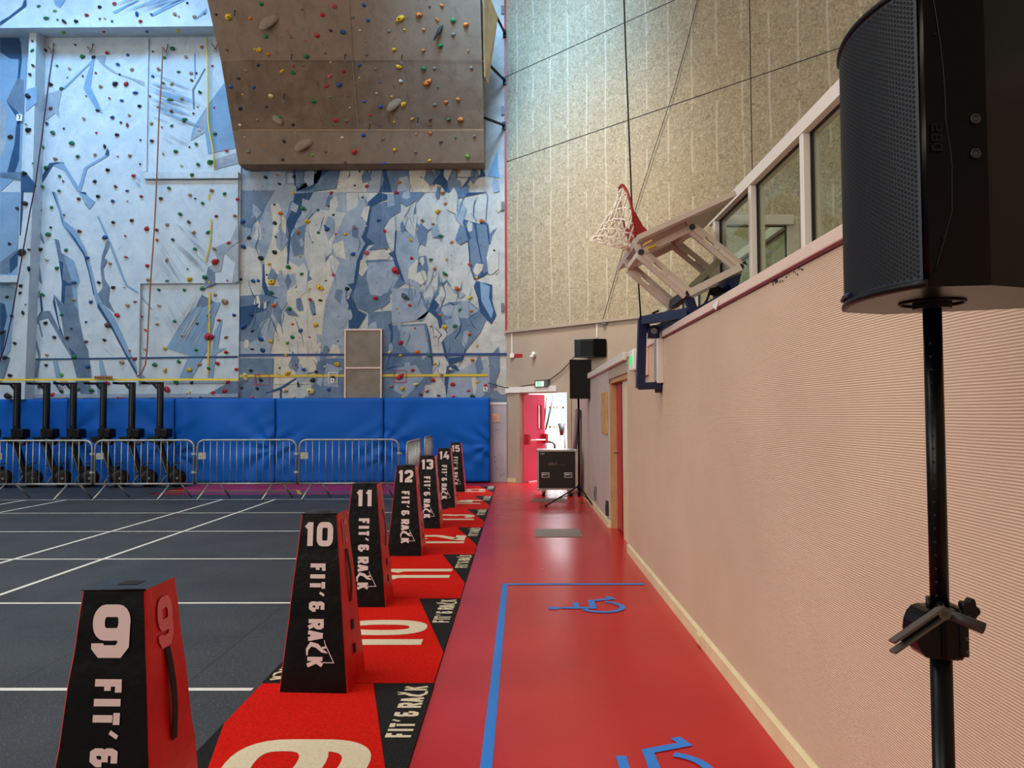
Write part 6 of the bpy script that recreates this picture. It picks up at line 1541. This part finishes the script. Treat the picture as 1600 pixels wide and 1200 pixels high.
# lifting cable up to the ceiling and thin wire on the diagonal wall
mb = MB(); p = h8(338, 800, 6.55); pts = [p, h8(325, 600, 6.55), h8(313, 500, 6.55), h8(290, 190, 6.5), onY(977, 60, 6.5), onY(975, 0, 6.5)]
q = onY(974.5, -40, 6.5); mb.tube(pts + [q, Vector((q.x - .01, 6.5, HC_))], .0075, 'cable_black', 6); tag(mb.build('hoist_cable'), 'black hoist cable running from the blue basket bracket up to the ceiling', 'cable')
mb = MB(); mb.tube([onD(x, y, .05) for x, y in ((941, 503), (962, 430), (995, 320), (1020, 240), (1050, 150), (1075, 60), (1092, -10))] + [onD(1100, -30, .05)], .007, 'cable_black', 5); mb.box(onD(944, 505, .05) - Vector((.06, .03, .03)), onD(944, 505, .05) + Vector((.06, .03, .03)), 'mid_grey', .01); tag(mb.build('thin_wire'), 'thin dark wire slanting up over the acoustic panels', 'wire')
# small triangular sticker on the ledge
mb = MB(); p = onX(1119, 477, XR - .022); mb.prism([(XR - .022, p.y - .07, p.z + .025), (XR - .022, p.y + .09, p.z + .012), (XR - .022, p.y - .0, p.z - .03)], (-.002, 0, 0), 'white_paint'); tag(mb.build('triangle_sticker'), 'small white triangular sticker on the pink ledge below the hoop', 'sticker')

# ================================================================== LOBBY EQUIPMENT (seen through the door)
eq = empty('exercise_frame', onZ(858, 720), 'grey inclined exercise frame standing in the bright lobby', 'exercise equipment'); EY = 19.6
e8 = lambda x, y, Y=EY: onY(800 + x / 6, 590 + y / 6, Y)
eq.location = (e8(320, 700).x, EY, 0)
mb = MB(); b_ = e8(318, 660); mb.tube([Vector((b_.x, EY, 0)), e8(315, 490)], .05, 'mid_grey', 10); mb.build('upright', eq)
for a, c in (((315, 490), (388, 180)), ((296, 470), (326, 190))):
    mb = MB(); mb.tube([e8(*a), e8(*c)], .022, 'dark_grey', 8); mb.build('arm', eq)
mb = MB(); mb.tube([e8(330, 600), e8(375, 605), e8(400, 630), e8(400, 680)], .03, 'dark_grey', 10); mb.build('handle', eq)
eq2 = empty('camera_tripod', (e8(475, 700).x, 20.2, 0), 'dark equipment on a pale stand at the right of the lobby view', 'stand')
mb = MB(); c = e8(498, 600, 20.2); mb.tube([Vector((c.x, 20.2, .02)), e8(498, 430, 20.2)], .03, 'mid_grey', 8); mb.box(Vector((c.x - .15, 20.05, 0)), Vector((c.x + .15, 20.35, .03)), 'mid_grey'); mb.build('pole', eq2)
mb = MB(); mb.tube([e8(430, 440, 20.2), e8(500, 436, 20.2)], .03, 'dark_grey', 8); mb.tube([e8(462, 430, 20.2), e8(466, 540, 20.2)], .06, 'dark_grey', 10, rr=[.09, .05]); mb.tube([e8(460, 530, 20.2), e8(450, 600, 20.2)], .012, 'dark_grey', 6); mb.build('head', eq2)
